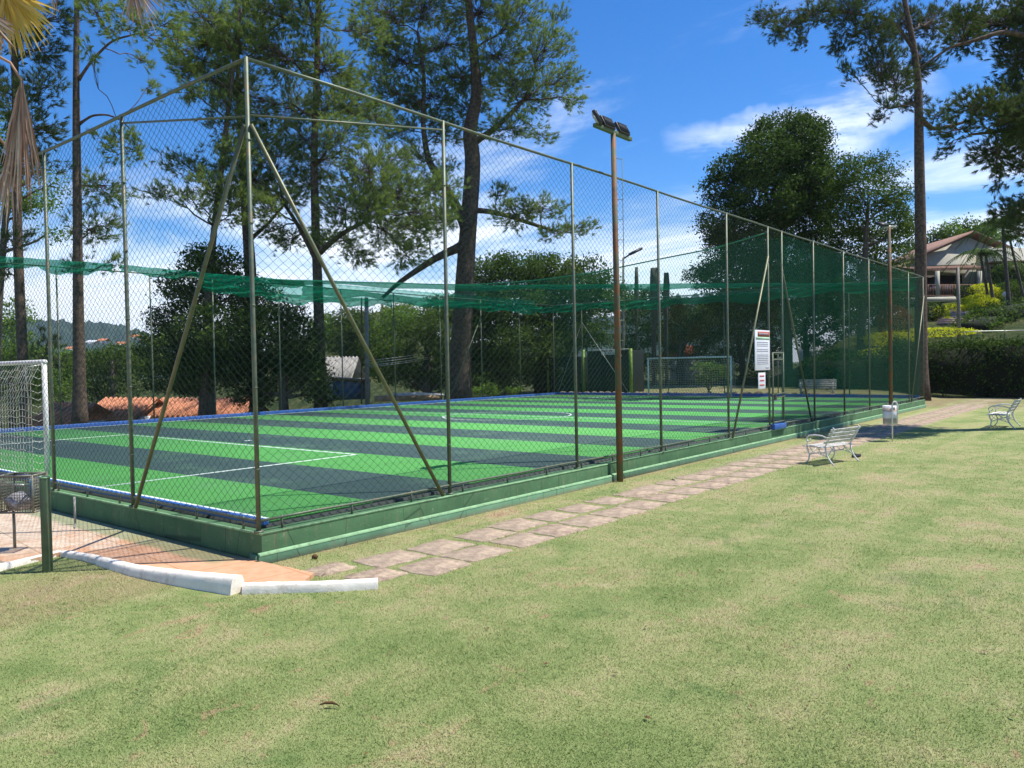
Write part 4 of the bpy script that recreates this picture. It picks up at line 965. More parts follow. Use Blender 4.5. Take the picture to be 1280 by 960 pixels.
pine('leaning pine half hidden by the corner fence post', 44,
     [(322, 510, 17), (316, 400, 15), (312, 320, 14), (305, 240, 10), (300, 150, 8), (296, 50, 5), (296, -30, 4)],
     [(310, 30, 36, 28), (290, 100, 30, 22), (325, 170, 30, 20), (290, 225, 30, 18), (330, 230, 30, 18), (280, 60, 26, 22), (300, -30, 50, 30)], 24, dens=1., forks=[[(312, 300, 6), (335, 280, 4), (360, 250, 3)]])
pine('thin pine with mottled bark rising beyond the near goal', 33,
     [(100, 536, 17), (98, 400, 13), (97, 300, 11), (96, 200, 10), (95, 100, 7.5), (96, 0, 6), (97, -80, 4)],
     [(120, 15, 26, 22), (160, 12, 28, 18), (150, 38, 28, 12), (192, 50, 24, 10), (112, 60, 12, 12), (210, 28, 22, 16), (180, 72, 14, 10), (190, 108, 6, 14), (130, 170, 24, 12), (150, 192, 28, 14), (132, 232, 34, 24), (122, 282, 34, 24), (145, 332, 12, 9), (102, 332, 22, 9), (168, 172, 10, 10), (120, -45, 50, 30), (222, 50, 12, 20)], 25,
     forks=[[(98, 100, 4), (115, 75, 3.4), (140, 50, 2.8), (180, 40, 2)], [(99, 155, 3.6), (115, 144, 3), (135, 143, 2.4), (155, 152, 1.6), (178, 180, 1)]], dens=.8)
pine('pine at the left edge behind the hanging dry palm leaf', 33.5,
     [(33, 525, 14), (26, 400, 12), (22, 300, 11), (20, 150, 9), (18, 50, 8), (16, -50, 6)],
     [(50, 60, 32, 26), (60, 108, 24, 22), (20, 130, 30, 28), (55, 160, 26, 22), (20, 200, 30, 22), (68, 20, 26, 20), (10, 20, 34, 30), (15, 300, 24, 12), (0, 340, 20, 12), (60, 200, 20, 16), (62, 440, 14, 22), (-30, 90, 40, 40)], 26, dens=.95, mat=mNeedleD)
pine('tall bare trunked pine standing at the corner of the hedge', 45.5,
     [(1152, 499, 17), (1151, 400, 14.5), (1151, 300, 13.5), (1149, 200, 12), (1148, 100, 9), (1141, 50, 7), (1130, 0, 6), (1125, -60, 4)],
     [(958, 22, 20, 10), (985, 33, 24, 12), (1020, 18, 26, 14), (1060, 14, 28, 18), (1000, 55, 7, 9), (1048, 55, 14, 12), (1060, 92, 8, 12), (1090, 38, 28, 22), (1100, 76, 26, 20), (1130, 28, 26, 22), (1120, 100, 26, 16), (1108, 132, 14, 9), (1150, 80, 22, 18), (1172, 28, 24, 22), (1100, 150, 10, 7), (1172, 140, 16, 9), (1080, -30, 70, 30), (970, 45, 10, 8), (1140, 130, 16, 10)], 27,
     forks=[[(1150, 75, 5), (1118, 25, 4), (1060, 16, 3), (1000, 12, 2)], [(1150, 125, 4), (1130, 132, 3), (1110, 136, 1.6)], [(1151, 150, 8), (1168, 163, 5), (1215, 150, 3)]], dens=1.5, mat=mNeedleD)
pine('dark pine boughs reaching in from beyond the right edge', 27,
     [(1352, 560, 42), (1350, 400, 36), (1348, 250, 32), (1345, 100, 28), (1342, 0, 24), (1340, -120, 18)],
     [(1200, 52, 26, 14), (1240, 28, 32, 20), (1272, 70, 28, 26), (1222, 132, 32, 18), (1262, 150, 32, 26), (1192, 160, 22, 9), (1242, 190, 30, 15), (1276, 200, 24, 18), (1250, 222, 9, 12), (1282, 248, 8, 10), (1182, 190, 8, 6), (1270, 112, 28, 20), (1292, 20, 40, 36), (1300, 150, 40, 40), (1330, 60, 60, 50), (1210, 20, 26, 14), (1275, 272, 16, 12), (1292, 255, 26, 16), (1252, 266, 20, 11), (1268, 288, 14, 8)], 28,
     forks=[[(1344, 90, 15), (1300, 50, 9), (1255, 38, 6), (1215, 52, 4.5), (1188, 58, 3.5), (1150, 85, 2)], [(1346, 170, 10), (1290, 160, 6), (1215, 168, 3)]], dens=3.2, mat=mNeedleD, jd=1.6, wd=.016, ln=.22, nn=28)

# ------------------------------------------------------------------ leafy trees
broadleaf('tall dense rounded dark green tree beyond the far end of the court', 62, [(985, 490, 13), (985, 420, 11), (978, 340, 9), (975, 250, 6)],
    [(985, 172, 42, 26), (958, 200, 38, 30), (1002, 212, 38, 32), (922, 214, 30, 16), (905, 240, 24, 20), (960, 250, 42, 30), (900, 280, 24, 20), (942, 292, 42, 28), (1000, 270, 38, 32), (985, 330, 46, 28), (918, 340, 34, 22), (905, 312, 22, 16), (1010, 360, 40, 26), (930, 375, 40, 20), (955, 350, 36, 26), (880, 345, 20, 14), (1025, 320, 26, 30), (1000, 180, 30, 26), (1020, 230, 26, 30)], 31, mLeafDark, .34, .75, clump=.6, psc=1.1)
broadleaf('looser green tree with spiky top, right of the tall rounded tree', 58, [(1078, 490, 12), (1076, 420, 10), (1080, 340, 8), (1085, 260, 4)],
    [(1060, 214, 20, 16), (1096, 212, 24, 12), (1072, 245, 30, 18), (1116, 250, 20, 18), (1050, 270, 26, 22), (1102, 290, 30, 22), (1060, 320, 30, 26), (1112, 330, 22, 18), (1085, 360, 28, 18), (1050, 370, 28, 18), (1128, 285, 12, 14)], 32, mLeafMid, .30, .62, clump=.6, jd=3, psc=1.22)
broadleaf('broad bushy tree with yellowish top behind the far corner of the court', 60, [(680, 492, 14), (682, 440, 12), (690, 380, 7)],
    [(620, 350, 30, 26), (655, 334, 34, 18), (690, 345, 30, 22), (728, 350, 28, 24), (700, 382, 42, 24), (640, 386, 42, 28), (602, 392, 26, 28), (756, 372, 24, 20), (660, 432, 52, 30), (606, 440, 34, 32), (728, 412, 36, 22), (620, 470, 40, 20), (690, 465, 30, 20)], 33, mLeafMid, .34, .8, clump=.65, psc=1.1)
broadleaf('drooping bright green conifer left of the big pine trunk', 57, [(532, 492, 10), (534, 440, 8), (538, 395, 5)],
    [(520, 408, 28, 14), (500, 436, 24, 16), (548, 428, 30, 22), (560, 466, 30, 20), (512, 462, 22, 12), (540, 398, 20, 9), (590, 410, 20, 14), (580, 440, 20, 20), (490, 460, 22, 20), (560, 400, 26, 16), (530, 470, 30, 16), (588, 475, 16, 14), (475, 440, 16, 20)], 34, mLeafMid, .30, .75, clump=.5, name='conifer_tree')
broadleaf('dark dense tree inside the brace triangle, left of the corner post', 41, [(262, 512, 13), (262, 440, 11), (262, 370, 6)],
    [(265, 332, 34, 20), (236, 362, 30, 22), (292, 368, 34, 22), (220, 402, 26, 22), (272, 410, 42, 28), (212, 440, 26, 26), (262, 458, 42, 30), (302, 440, 34, 34), (222, 480, 30, 16), (252, 318, 14, 10)], 35, mLeafDark, .26, 1.15, clump=.5, psc=1.08)
broadleaf('dark tree behind the straight pine, above the blue sheet', 41.5, [(355, 512, 12), (352, 440, 10), (350, 390, 6)],
    [(340, 410, 32, 26), (376, 440, 24, 30), (348, 462, 36, 26), (392, 470, 18, 20), (370, 400, 16, 14), (325, 375, 26, 20), (400, 495, 16, 14), (320, 490, 26, 16)], 36, mLeafDark, .26, 1.1, clump=.5, psc=1.08)
broadleaf('bright green leafy tree at the left edge behind the pines', 37, [(-8, 512, 12), (-4, 400, 10), (8, 260, 7), (14, 180, 4)],
    [(8, 165, 20, 22), (40, 250, 28, 20), (68, 228, 16, 14), (12, 215, 22, 16), (65, 290, 16, 10), (15, 250, 22, 20)], 37, mLeafLite, .24, .5, clump=.5)
broadleaf('light green bushy tree at the left edge beyond the near goal', 50, [(14, 522, 10), (14, 470, 8), (16, 420, 5)],
    [(14, 400, 24, 24), (20, 440, 28, 26), (-10, 460, 30, 36), (44, 462, 20, 24), (20, 488, 30, 20)], 38, mLeafLite, .28, .6, clump=.55)
broadleaf('olive bush between the two left trunks beyond the far fence', 52, [(76, 515, 7), (76, 480, 6), (76, 455, 4)], [(72, 450, 20, 20), (82, 478, 20, 20), (62, 482, 18, 18)], 39, mLeafLite, .28, .55, clump=.55)
broadleaf('scrubby olive green tree beyond the left pine trunk', 56, [(140, 510, 8), (140, 480, 7), (140, 450, 4)], [(122, 458, 20, 20), (150, 452, 22, 22), (135, 482, 28, 20), (170, 470, 22, 26), (112, 488, 12, 12), (175, 430, 14, 14)], 40, mLeafMid, .28, .5, clump=.55)
broadleaf('shaded trees behind the far goal and the grey wall', 66, [(930, 488, 10), (928, 450, 8), (920, 420, 4)],
    [(880, 402, 26, 18), (925, 420, 34, 26), (955, 440, 20, 22), (905, 462, 20, 18), (925, 385, 30, 20), (945, 470, 16, 14), (895, 435, 22, 20)], 41, mLeafDark, .34, .5, clump=.6)
broadleaf('reddish brown leafy shrub tree left of the grey wall', 64, [(850, 480, 5), (850, 450, 4), (850, 420, 3)], [(848, 392, 18, 12), (866, 412, 14, 14), (836, 418, 12, 16)], 42, leafmat('olive_brown_leaves', [(0, (.07, .06, .02)), (.6, (.15, .12, .03)), (1, (.28, .20, .05))]), .28, .45, clump=.5)
broadleaf('leafy plant in front of the grey wall seen through the far goal', 50, [(886, 492, 3), (886, 480, 2), (888, 465, 2)], [(888, 470, 14, 12), (880, 458, 10, 8), (900, 462, 8, 8)], 43, mLeafLite, .3, .6, clump=.3, jd=.3, name='shrub', cat='shrub', group='shrubs')
broadleaf('leafy shrub in front of the white wall beyond the gate', 62, [(1032, 478, 4), (1032, 465, 3), (1032, 450, 2)], [(1034, 446, 18, 16), (1024, 460, 14, 12), (1048, 455, 12, 12)], 44, mLeafLite, .32, .5, clump=.4, jd=.5, name='shrub', cat='shrub', group='shrubs')
for i, (u, v, ru, rv) in enumerate(((612, 486, 18, 8), (590, 492, 14, 6), (640, 490, 14, 6))):
    broadleaf(('low bright shrub at the foot of the dark trees, right of the big trunk', 'small low weed clump touching the big pine trunk', 'low weedy shrub left of the dark booth')[i], 54, [(u, 497, 2), (u, 492, 2), (u, 488, 1)], [(u, v, ru, rv)], 45+i, mLeafLite, .24, .7, clump=.3, jd=.2, name='shrub', cat='shrub', group='shrubs')

broadleaf('dark shaded thicket filling in between the two far trunks', 68, [(1010, 486, 10), (1008, 440, 8), (1005, 400, 4)],
    [(980, 400, 30, 20), (1020, 395, 30, 18), (1058, 400, 26, 20), (1090, 395, 24, 20), (1000, 425, 26, 10), (1060, 430, 24, 14), (960, 385, 26, 20), (1100, 375, 22, 18), (1125, 360, 16, 20), (1035, 370, 26, 16)], 48, mLeafDark, .34, .55, clump=.6)
broadleaf('dark evergreen mass between the dead palm trunks and the tall rounded tree', 70, [(850, 480, 10), (850, 440, 8), (850, 400, 4)],
    [(800, 400, 24, 16), (830, 420, 24, 16), (860, 425, 26, 16), (900, 390, 28, 18), (790, 440, 22, 26), (820, 455, 18, 14), (815, 376, 20, 14), (842, 384, 18, 12), (790, 376, 18, 16), (850, 400, 20, 14)], 49, mLeafDark, .34, .55, clump=.6)
# cut palm stumps on the skyline
def stump(u, vt, vb, wpx, d, label):
    b_ = at(u, vb, d); r = np.random.default_rng(int(u)); P = [at(u+r.uniform(-1, 1), vb+(vt-vb)*t, d) for t in np.linspace(0, 1, 8)]; P[0][2] = float(H(b_[0], b_[1]))-.1
    Rr = [wpx*d/FPX/2*q for q in (.5, .5, .55, .7, .9, 1.05, 1., .75)]
    tag(MB().tube(P, Rr, n=9).build('dead_palm_trunk', mBark2, origin=P[0]), label, 'dead trunk', 'dead palm trunks beyond the court')
stump(818, 335, 440, 12, 62, 'thick grey dead palm trunk behind the court, widest of three'); stump(833, 341, 440, 8, 62.5, 'dead palm trunk immediately right of the thick one'); stump(796, 334, 440, 5, 61, 'slim dead palm trunk nearest the rusty floodlight pole')

# ------------------------------------------------------------------ hedge and garden
def hedge(label, P, wdt, z0f, z1, seed, mat, size=.2, dens=170, name='hedge'):
    r = np.random.default_rng(seed); P = np.array(P, float); mb = MB(); core = MB(); b0 = np.array((*P[0], H(P[0][0], P[0][1]).item()))
    for a, b_, za, zb_ in zip(P[:-1], P[1:], z1[:-1], z1[1:]):
        L = np.linalg.norm(b_-a); d = (b_-a)/L; nn_ = np.array((-d[1], d[0])); n_ = int(L*max(za, zb_)*dens/6)
        t = r.random(n_); h_ = za*(1-t)+zb_*t; zt = r.random(n_)**.8; side = r.choice([-1, 1, 0], n_, p=[.4, .25, .35])
        off = np.where(side == 0, r.uniform(-1, 1, n_), side*(1+r.normal(0, .10, n_)))*wdt/2
        zt = np.where(side == 0, 1+r.normal(0, .03, n_), zt); xy = a+d*(t*L)[:, None]+nn_*off[:, None]
        g_ = H(xy[:, 0], xy[:, 1]); C_ = np.c_[xy, g_+h_*zt+.12*np.sin(t*L*1.3)*(zt > .9)]
        C_ = np.repeat(C_, 6, 0)+r.normal(0, .16, (n_*6, 3)); mb.add(*leaves(C_, size, r, .4))
        ca = np.r_[a, H(a[0], a[1]).item()]; cb = np.r_[b_, H(b_[0], b_[1]).item()]
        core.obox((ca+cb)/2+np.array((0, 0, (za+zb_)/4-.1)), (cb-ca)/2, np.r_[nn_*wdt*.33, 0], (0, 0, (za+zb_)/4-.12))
    root = thing(name, label, 'hedge', tuple(b0)); mb.build('foliage', mat, root, origin=b0); core.build('inner_twigs', mHedgeIn, root, origin=b0); return root
hedge('dark clipped hedge closing the lawn on the right, behind the tall pine', [(49.6, -14), (49.4, -6), (49.6, -1), (49.2, 4.2)], 1.6, 0, [3.5, 3.4, 3.2, 3.0], 51, mLeafDark, .17, 420)  # dark leaf colour also stands in for the big tree's shade
hq = [at(1145, 480, 51)[:2], at(1085, 480, 52)[:2], at(1005, 480, 55)[:2]]
hedge('lower shaded hedge behind the bench beyond the court', hq, 1.4, 0, [2.6, 2.3, 1.9], 52, mLeafDark, .2, 200)
hb = [at(1275, 400, 66)[:2], at(1240, 420, 63)[:2], at(1215, 440, 60)[:2]]
hedge('mid green hedge climbing the garden bank below the house at right', hb, 2.4, 0, [1.3, 1.0, .7], 53, mLeafMid, .24, 200)
def shrub_px(u, v, ru, rv, d, label, mat, seed, size=.16):
    r = np.random.default_rng(seed); c = at(u, v, d); ru, rv = ru*d/FPX, rv*d/FPX; g_ = float(H(c[0], c[1])); root = thing('clipped_shrub', label, 'shrub', (c[0], c[1], g_), 'clipped garden shrubs')
    n_ = int(2200*ru*rv+200); o_ = rdir(n_, r); C_ = c+o_*np.array((ru, ru, rv))*(1+r.normal(0, .07, n_))[:, None]
    MB().add(*leaves(C_, size, r, .8)).build('foliage', mat, root, origin=(c[0], c[1], g_))
    st_ = MB()
    for k_ in range(4): st_.tube([(c[0]+r.normal(0, .05), c[1]+r.normal(0, .05), g_-.1), tuple(c+r.normal(0, .3, 3)*np.array((ru, ru, rv)))], [.05, .02], n=5)
    st_.build('stem', mBark2, root, origin=(c[0], c[1], g_))
SH = [(1160, 416, 34, 4, 60, 'long low yellow clipped hedge band at the foot of the bank', mLeafYel), (1110, 424, 24, 6, 58, 'yellow green band hedge left of the tall pine trunk', mLeafYel), (1098, 441, 16, 4, 57, 'small yellow hedge seen through the court fence', mLeafYel),
      (1177, 396, 6, 10, 66, 'upright yellow shrub left of the garden steps', mLeafYel), (1184, 406, 6, 7, 65, 'round yellow shrub at the foot of the garden steps', mLeafYel), (1190, 387, 9, 5, 69, 'yellow cushion shrub beside the slim palm trunk', mLeafYel),
      (1214, 388, 7, 6, 68, 'yellow ball shrub right of the garden steps', mLeafYel), (1215, 401, 7, 7, 65, 'yellow topiary ball on a bare stem', mLeafYel), (1227, 381, 14, 6, 70, 'broad flat yellow shrub on the garden bank', mLeafYel), (1222, 374, 10, 4, 71, 'flat topped yellow shrub below the balcony', mLeafYel),
      (1228, 362, 10, 5, 73, 'highest yellow shrub, against the house balcony', mLeafYel), (1243, 368, 7, 6, 72, 'yellow shrub beside the round white garden lamp', mLeafYel), (1205, 379, 4, 4, 71, 'smallest yellow ball shrub in the garden', mLeafYel),
      (1117, 403, 19, 20, 60, 'large rust red shrub seen through the fence end', mLeafRed), (1165, 388, 14, 10, 66, 'dark green shrub beneath the balcony slab', mLeafDark), (1205, 366, 10, 9, 73, 'dark round shrub before the balcony railing', mLeafDark), (1265, 370, 22, 18, 72, 'green shrubbery right of the white garden lamp', mLeafMid),
      (1262, 345, 22, 16, 76, 'leafy green shrub against the right house wing', mLeafMid), (1190, 445, 26, 14, 56, 'mid green shrub above the clipped dark hedge', mLeafMid), (1235, 395, 14, 8, 67, 'low dark shrub under the bank hedge', mLeafDark), (1130, 438, 22, 10, 56, 'green shrub beside the foot of the red shrub', mLeafMid)]
for i, s_ in enumerate(SH): shrub_px(s_[0], s_[1], s_[2]*(1.5 if s_[6] is mLeafYel else 1), s_[3]*(1.4 if s_[6] is mLeafYel else 1), s_[4], s_[5], s_[6], 60+i)
# garden steps
stp = MB()
for i in range(9):
    c = at(1198, 412-i*2.6, 63+i*.8); g_ = float(H(c[0], c[1])); stp.obox((c[0], c[1], g_+.05), Rv*np.array((1, 1, 0))*1.5, (.35, .28, 0), (0, 0, .14))
tag(stp.build('garden_steps', mStep), 'pinkish stone steps climbing between the yellow shrubs', 'steps')
# garden lamp
c = at(1257, 368, 68); c2 = at(1257, 400, 68); gl_ = thing('garden_lamp', 'white globe garden lamp on a post on the bank', 'lamp', (c[0], c[1], float(H(c[0], c[1]))))
MB().tube([(c[0], c[1], float(H(c[0], c[1]))-.1), tuple(c-(0, 0, .25))], .05, n=8).build('lamp_post', mZinc, gl_, origin=(c[0], c[1], float(H(c[0], c[1]))))
MB().add(*lump(c, .26, .26, .26, 3, 0.)).build('lamp_globe', mWhite, gl_, origin=c, smooth=True)
# wire fence on the bank
wf = thing('wire_fence', 'thin pale wire fence crossing the grass bank above the hedge', 'fence', tuple(at(1222, 414, 56)))
wp = [at(u, v, 56) for u, v in ((1205, 415), (1222, 414), (1256, 413.5), (1300, 412))]
MB().tube(wp, .03, n=6).build('rail', mZinc, wf, origin=at(1222, 414, 56))
for p in wp[:3]: MB().tube([(p[0], p[1], float(H(p[0], p[1]))-.1), (p[0], p[1], p[2]+.05)], .04, n=6).build('post', mPost, wf, origin=p)

# ------------------------------------------------------------------ house on the bank
hd = 77.; hx = np.array((Rv[0], Rv[1], 0)); hx /= np.linalg.norm(hx); hy = np.array((-hx[1], hx[0], 0)); hy = hy if hy@Fv > 0 else -hy
def hp(u, v, back=0.): return at(u, v, hd)+hy*back
house = thing('house', 'cream gabled house with tiled veranda roof and balcony on the bank at right', 'house', tuple(hp(1200, 375)))
def quadprism(pts, depth):                    # polygon in facade plane pushed back
    P = np.array(pts); Q = P+hy*depth; n_ = len(P); V = np.vstack([P, Q])
    return V, [list(range(n_-1, -1, -1))], [list(range(n_, 2*n_))], [(i, (i+1) % n_, (i+1) % n_+n_, i+n_) for i in range(n_)]
hw_ = MB(); hw_.add(*quadprism([hp(1158, 378, 3), hp(1300, 378, 3), hp(1300, 318, 3), hp(1232, 290, 3), hp(1167, 318, 3), hp(1158, 335, 3)], 8)); hw_.build('wall', mCream, house, origin=hp(1200, 375))
rf = MB()
for a, b_ in (((1156, 322), (1234, 286)), ((1234, 286), (1310, 318))):
    A_, B_ = hp(*a, 2.2), hp(*b_, 2.2); rf.add(*quadprism([A_, B_, B_+(0, 0, .22), A_+(0, 0, .22)], 9.5))
rf.build('roof', mRoof, house, origin=hp(1232, 290))
vr = MB()
A_, B_ = hp(1140, 338, -.3), hp(1231, 336, -.3); A2, B2 = hp(1140, 330, 3), hp(1231, 327, 3)
mseg = 46
for i in range(mseg):                         # ribbed veranda tiles
    t0, t1 = i/mseg, (i+.62)/mseg
    p = [A_*(1-t0)+B_*t0, A_*(1-t1)+B_*t1, A2*(1-t1)+B2*t1, A2*(1-t0)+B2*t0]
    V = np.array(p+[q+(0, 0, .12) for q in p]); vr.add(V, np.array([(0, 3, 2, 1), (4, 5, 6, 7), (0, 1, 5, 4), (1, 2, 6, 5), (2, 3, 7, 6), (3, 0, 4, 7)]))
V = np.array([A_, B_, B2, A2]); vr.add(np.vstack([V, V-(0, 0, .1)]), np.array([(0, 1, 2, 3), (7, 6, 5, 4), (0, 4, 5, 1)]))
vr.build('veranda_roof', mRoof, house, origin=hp(1190, 335))
dk = MB(); dk.add(*quadprism([hp(1140, 371, 2.93), hp(1224, 371, 2.93), hp(1224, 340, 2.93), hp(1140, 340, 2.93)], .05)); dk.build('veranda_shade', mShade, house, origin=hp(1190, 355))  # dark sheet painted as the shade under the veranda roof
sl_ = MB(); sl_.add(*quadprism([hp(1110, 379, -.5), hp(1197, 377, -.5), hp(1197, 371, -.5), hp(1110, 373, -.5)], 3.4)); sl_.build('balcony_slab', mCream, house, origin=hp(1150, 375))
for u in (1169.5, 1222): MB().obox(hp(u, 355.5, -.3), hx*.16, hy*.16, (0, 0, 1.25)).build('veranda_post', mCream, house, origin=hp(u, 372))
rl = MB()
for u in np.arange(1120, 1218, 2.1): rl.obox(hp(u, 363.5, -.4), hx*.035, hy*.03, (0, 0, .55))
for v in (356.5, 370): rl.add(*quadprism([hp(1118, v+.6, -.42), hp(1218, v+.6, -.42), hp(1218, v-.6, -.42), hp(1118, v-.6, -.42)], .08))
rl.build('balcony_railing', mRoof, house, origin=hp(1190, 363))
pn = MB()
for u0, u1 in ((1173, 1183), (1187, 1197)): pn.obox((hp(u0, 357, 1)+hp(u1, 357, 1))/2, hx*(u1-u0)/2*hd/FPX, hy*.05, (0, 0, .22))
pn.build('hammock_cloth', mWhiteW, house, origin=hp(1185, 357))
w2 = thing('house_wing', 'low cream house wing with brown eave at the right edge', 'house', tuple(hp(1262, 378, 1)))
MB().add(*quadprism([hp(1241, 378, 1), hp(1320, 378, 1), hp(1320, 308, 1), hp(1241, 308, 1)], 1.8)).build('wall', mCream, w2, origin=hp(1262, 378, 1))
MB().add(*quadprism([hp(1238, 329, -.5), hp(1320, 327, -.5), hp(1320, 325, -.5), hp(1238, 327, -.5)], 1.6)).build('eave', mRoof, w2, origin=hp(1262, 328, 0))
MB().add(*quadprism([hp(1246, 370, .9), hp(1310, 370, .9), hp(1310, 332, .9), hp(1246, 332, .9)], .06)).build('opening_shade', mShade, w2, origin=hp(1262, 350, 1))  # dark sheet painted for the shade of an opening
for i, (u, v, ru, rv, mt) in enumerate(((1172, 298, 14, 12, mLeafMid), (1192, 292, 12, 16, mLeafLite), (1210, 288, 12, 14, mLeafMid), (1150, 315, 16, 14, mLeafMid), (1232, 284, 14, 12, mLeafLite), (1135, 335, 20, 18, mLeafMid))):
    broadleaf('background tree on the ridge behind the house, %s' % ('above its left eave', 'pale and feathery in the middle', 'dark topped near the ridge line', 'just right of the tall pine trunk', 'behind the palm crown', 'seen left of the tall pine trunk')[i], 100, [(u, 380, 4), (u, 340, 3), (u, 300, 2)], [(u, v, ru, rv), (u+6, v+14, ru, rv), (u-5, v+20, ru, rv)], 90+i, mt, .5, .35, clump=.9, jd=1.5, group='trees behind the house')

# ------------------------------------------------------------------ palms
def frond(c, d, L, r, droop=.6, nl=26, lw=.05, ll=.5):
    """pinnate frond: rachis curve + leaflets"""
    d = np.array(d, float); t = np.linspace(0, 1, nl)
    P = c+d*L*t[:, None]; P[:, 2] -= droop*L*t**2
    T = np.gradient(P, axis=0); T /= np.linalg.norm(T, axis=1, keepdims=True); sd = np.cross(T, (0, 0, 1)); sd /= np.linalg.norm(sd, axis=1, keepdims=True)+1e-9
    V = []
    for s in (-1, 1):
        tip = P+sd*s*(ll*np.sin(np.clip(t*1.1+.12, 0, 1)*math.pi)[:, None]+.05)+T*ll*.4; tip[:, 2] -= ll*.45*r.uniform(.6, 1.2, nl)
        V.append(np.stack([P-T*lw*.5, P+T*lw*.5, tip], 1))
    V = np.concatenate(V).reshape(-1, 3); return (P, V, np.arange(len(V)).reshape(-1, 3))
def palm(label, base, top, r0, r1, nf, L, seed, mat=mFrondG, group='palms in the garden'):
    r = np.random.default_rng(seed); root = thing('palm_tree', label, 'palm tree', tuple(base), group)
    tq = np.linspace(0, 1, 9)[:, None]; P = np.array(base)*(1-tq)+np.array(top)*tq; P[:, 0] += .25*np.sin(tq[:, 0]*3+seed); MB().tube(P, np.linspace(r0, r1, 9), n=8).build('trunk', mBark2, root, origin=base, smooth=True)
    for i in range(nf):
        a = i/nf*2*math.pi+r.uniform(-.3, .3); el = r.uniform(.1, 1.1); d = (math.cos(a)*math.cos(el), math.sin(a)*math.cos(el), math.sin(el))
        Pp, V, F = frond(np.array(top), d, L*r.uniform(.8, 1.1), r, r.uniform(.6, 1.1), 22, .09, .55)
        MB().add(V, F).tube(Pp, .025, n=4).build('frond', mat, root, origin=top)
    return root
def gz(p): q = np.array(p); q[2] = float(H(q[0], q[1])); return q
palm('slender garden palm with arching fronds before the house gable', gz(at(1243, 405, 70)), at(1232, 318, 70), .16, .10, 18, 4.0, 101)
palm('twin palm stem close beside the arching palm', gz(at(1237, 400, 70.5)), at(1226, 318, 70.5), .13, .09, 9, 2.6, 102)
palm('tallest palm with dark ragged crown at the right edge', gz(at(1262, 400, 66)), at(1254, 282, 66), .18, .12, 30, 3.4, 103)
palm('leaning pale stemmed palm at the far right of the garden', gz(at(1284, 350, 68)), at(1262, 300, 68), .12, .09, 10, 2.4, 105)
ps = gz(at(1199, 420, 58)); pt = at(1197, 334, 58)
tag(MB().tube([ps, (ps+pt)/2+(.05, 0, 0), pt], [.14, .12, .11], n=9).build('bare_palm_trunk', paint('grey_palm_bark', (.30, .27, .22), (.20, .17, .14), .9, 5.), origin=ps), 'bare grey palm trunk standing before the balcony', 'trunk')

# near palm whose fronds hang into the top left corner
pr_ = np.random.default_rng(6); D = 9.0
pbase = at(-150, 640, 9.5); pbase[2] = 0.; ptop = at(-95, -40, 9.2)
np_ = thing('palm_tree', 'fan palm out of frame whose yellow and dry leaves hang into the top left corner', 'palm tree', tuple(pbase))
MB().tube(limb(pbase, ptop, pr_, 0, 10), np.linspace(.22, .16, 10), n=12).build('trunk', mBark2, np_, origin=pbase, smooth=True)
def fan(c, ax_dir, n_, L, spread, mat, sd, nm='fan_leaf', hang=.0, w0=.02):
    r = np.random.default_rng(sd); c = np.array(c); mb = MB(); a0 = np.array(ax_dir, float); a0 /= np.linalg.norm(a0); nrm = np.cross(a0, Fv); nrm /= np.linalg.norm(nrm)
    mb.tube(limb(ptop, c, r, .1, 8), np.linspace(.03, .014, 8), n=6)
    for i in range(n_):
        th_ = (i/(n_-1)-.5)*2*spread; d = a0*math.cos(th_)+nrm*math.sin(th_)+Fv*r.normal(0, .06); d /= np.linalg.norm(d)
        Ls = L*r.uniform(.82, 1.05)*(1-.25*abs(th_)/spread); t = np.linspace(0, 1, 7)
        P = c+d*Ls*t[:, None]; P[:, 2] -= hang*Ls*t**2*r.uniform(.7, 1.3); P += r.normal(0, .004, P.shape)
        s = np.cross(d, Fv+r.normal(0, .3, 3)); s /= np.linalg.norm(s); wv = w0*np.array([.35, .8, 1, .95, .75, .45, .05])
        G = np.stack([P-s*wv[:, None], P+Fv*wv[:, None]*.5, P+s*wv[:, None]], 1); mb.add(*sheet(G))
    mb.build(nm, mat, np_, origin=c)
fan(at(6, -12, D), at(30, 75, D)-at(6, -12, D), 34, .80, 1.05, mFrondY, 1, hang=.10, w0=.022)
fan(at(-25, 15, D*.98), at(28, 60, D)-at(-25, 15, D), 18, .55, .5, mFrondDry, 2, hang=.15, w0=.014)
fan(at(27, 100, D*1.01), at(24, 290, D)-at(27, 100, D), 42, 1.55, .22, mFrondDry, 3, 'dry_leaf', hang=.05, w0=.013)
fan(at(14, 190, D*1.02), at(10, 300, D)-at(20, 190, D), 26, .95, .30, mFrondDry, 4, 'dry_leaf', hang=.05, w0=.012)
fan(at(165, -22, D), at(196, 40, D)-at(165, -22, D), 20, .60, .75, mFrondDry, 5, 'dry_leaf', hang=.12, w0=.010)
fan(at(64, -30, D), at(71, 18, D)-at(64, -30, D), 8, .45, .2, mFrondDry, 7, 'dry_leaf', hang=.05, w0=.010)

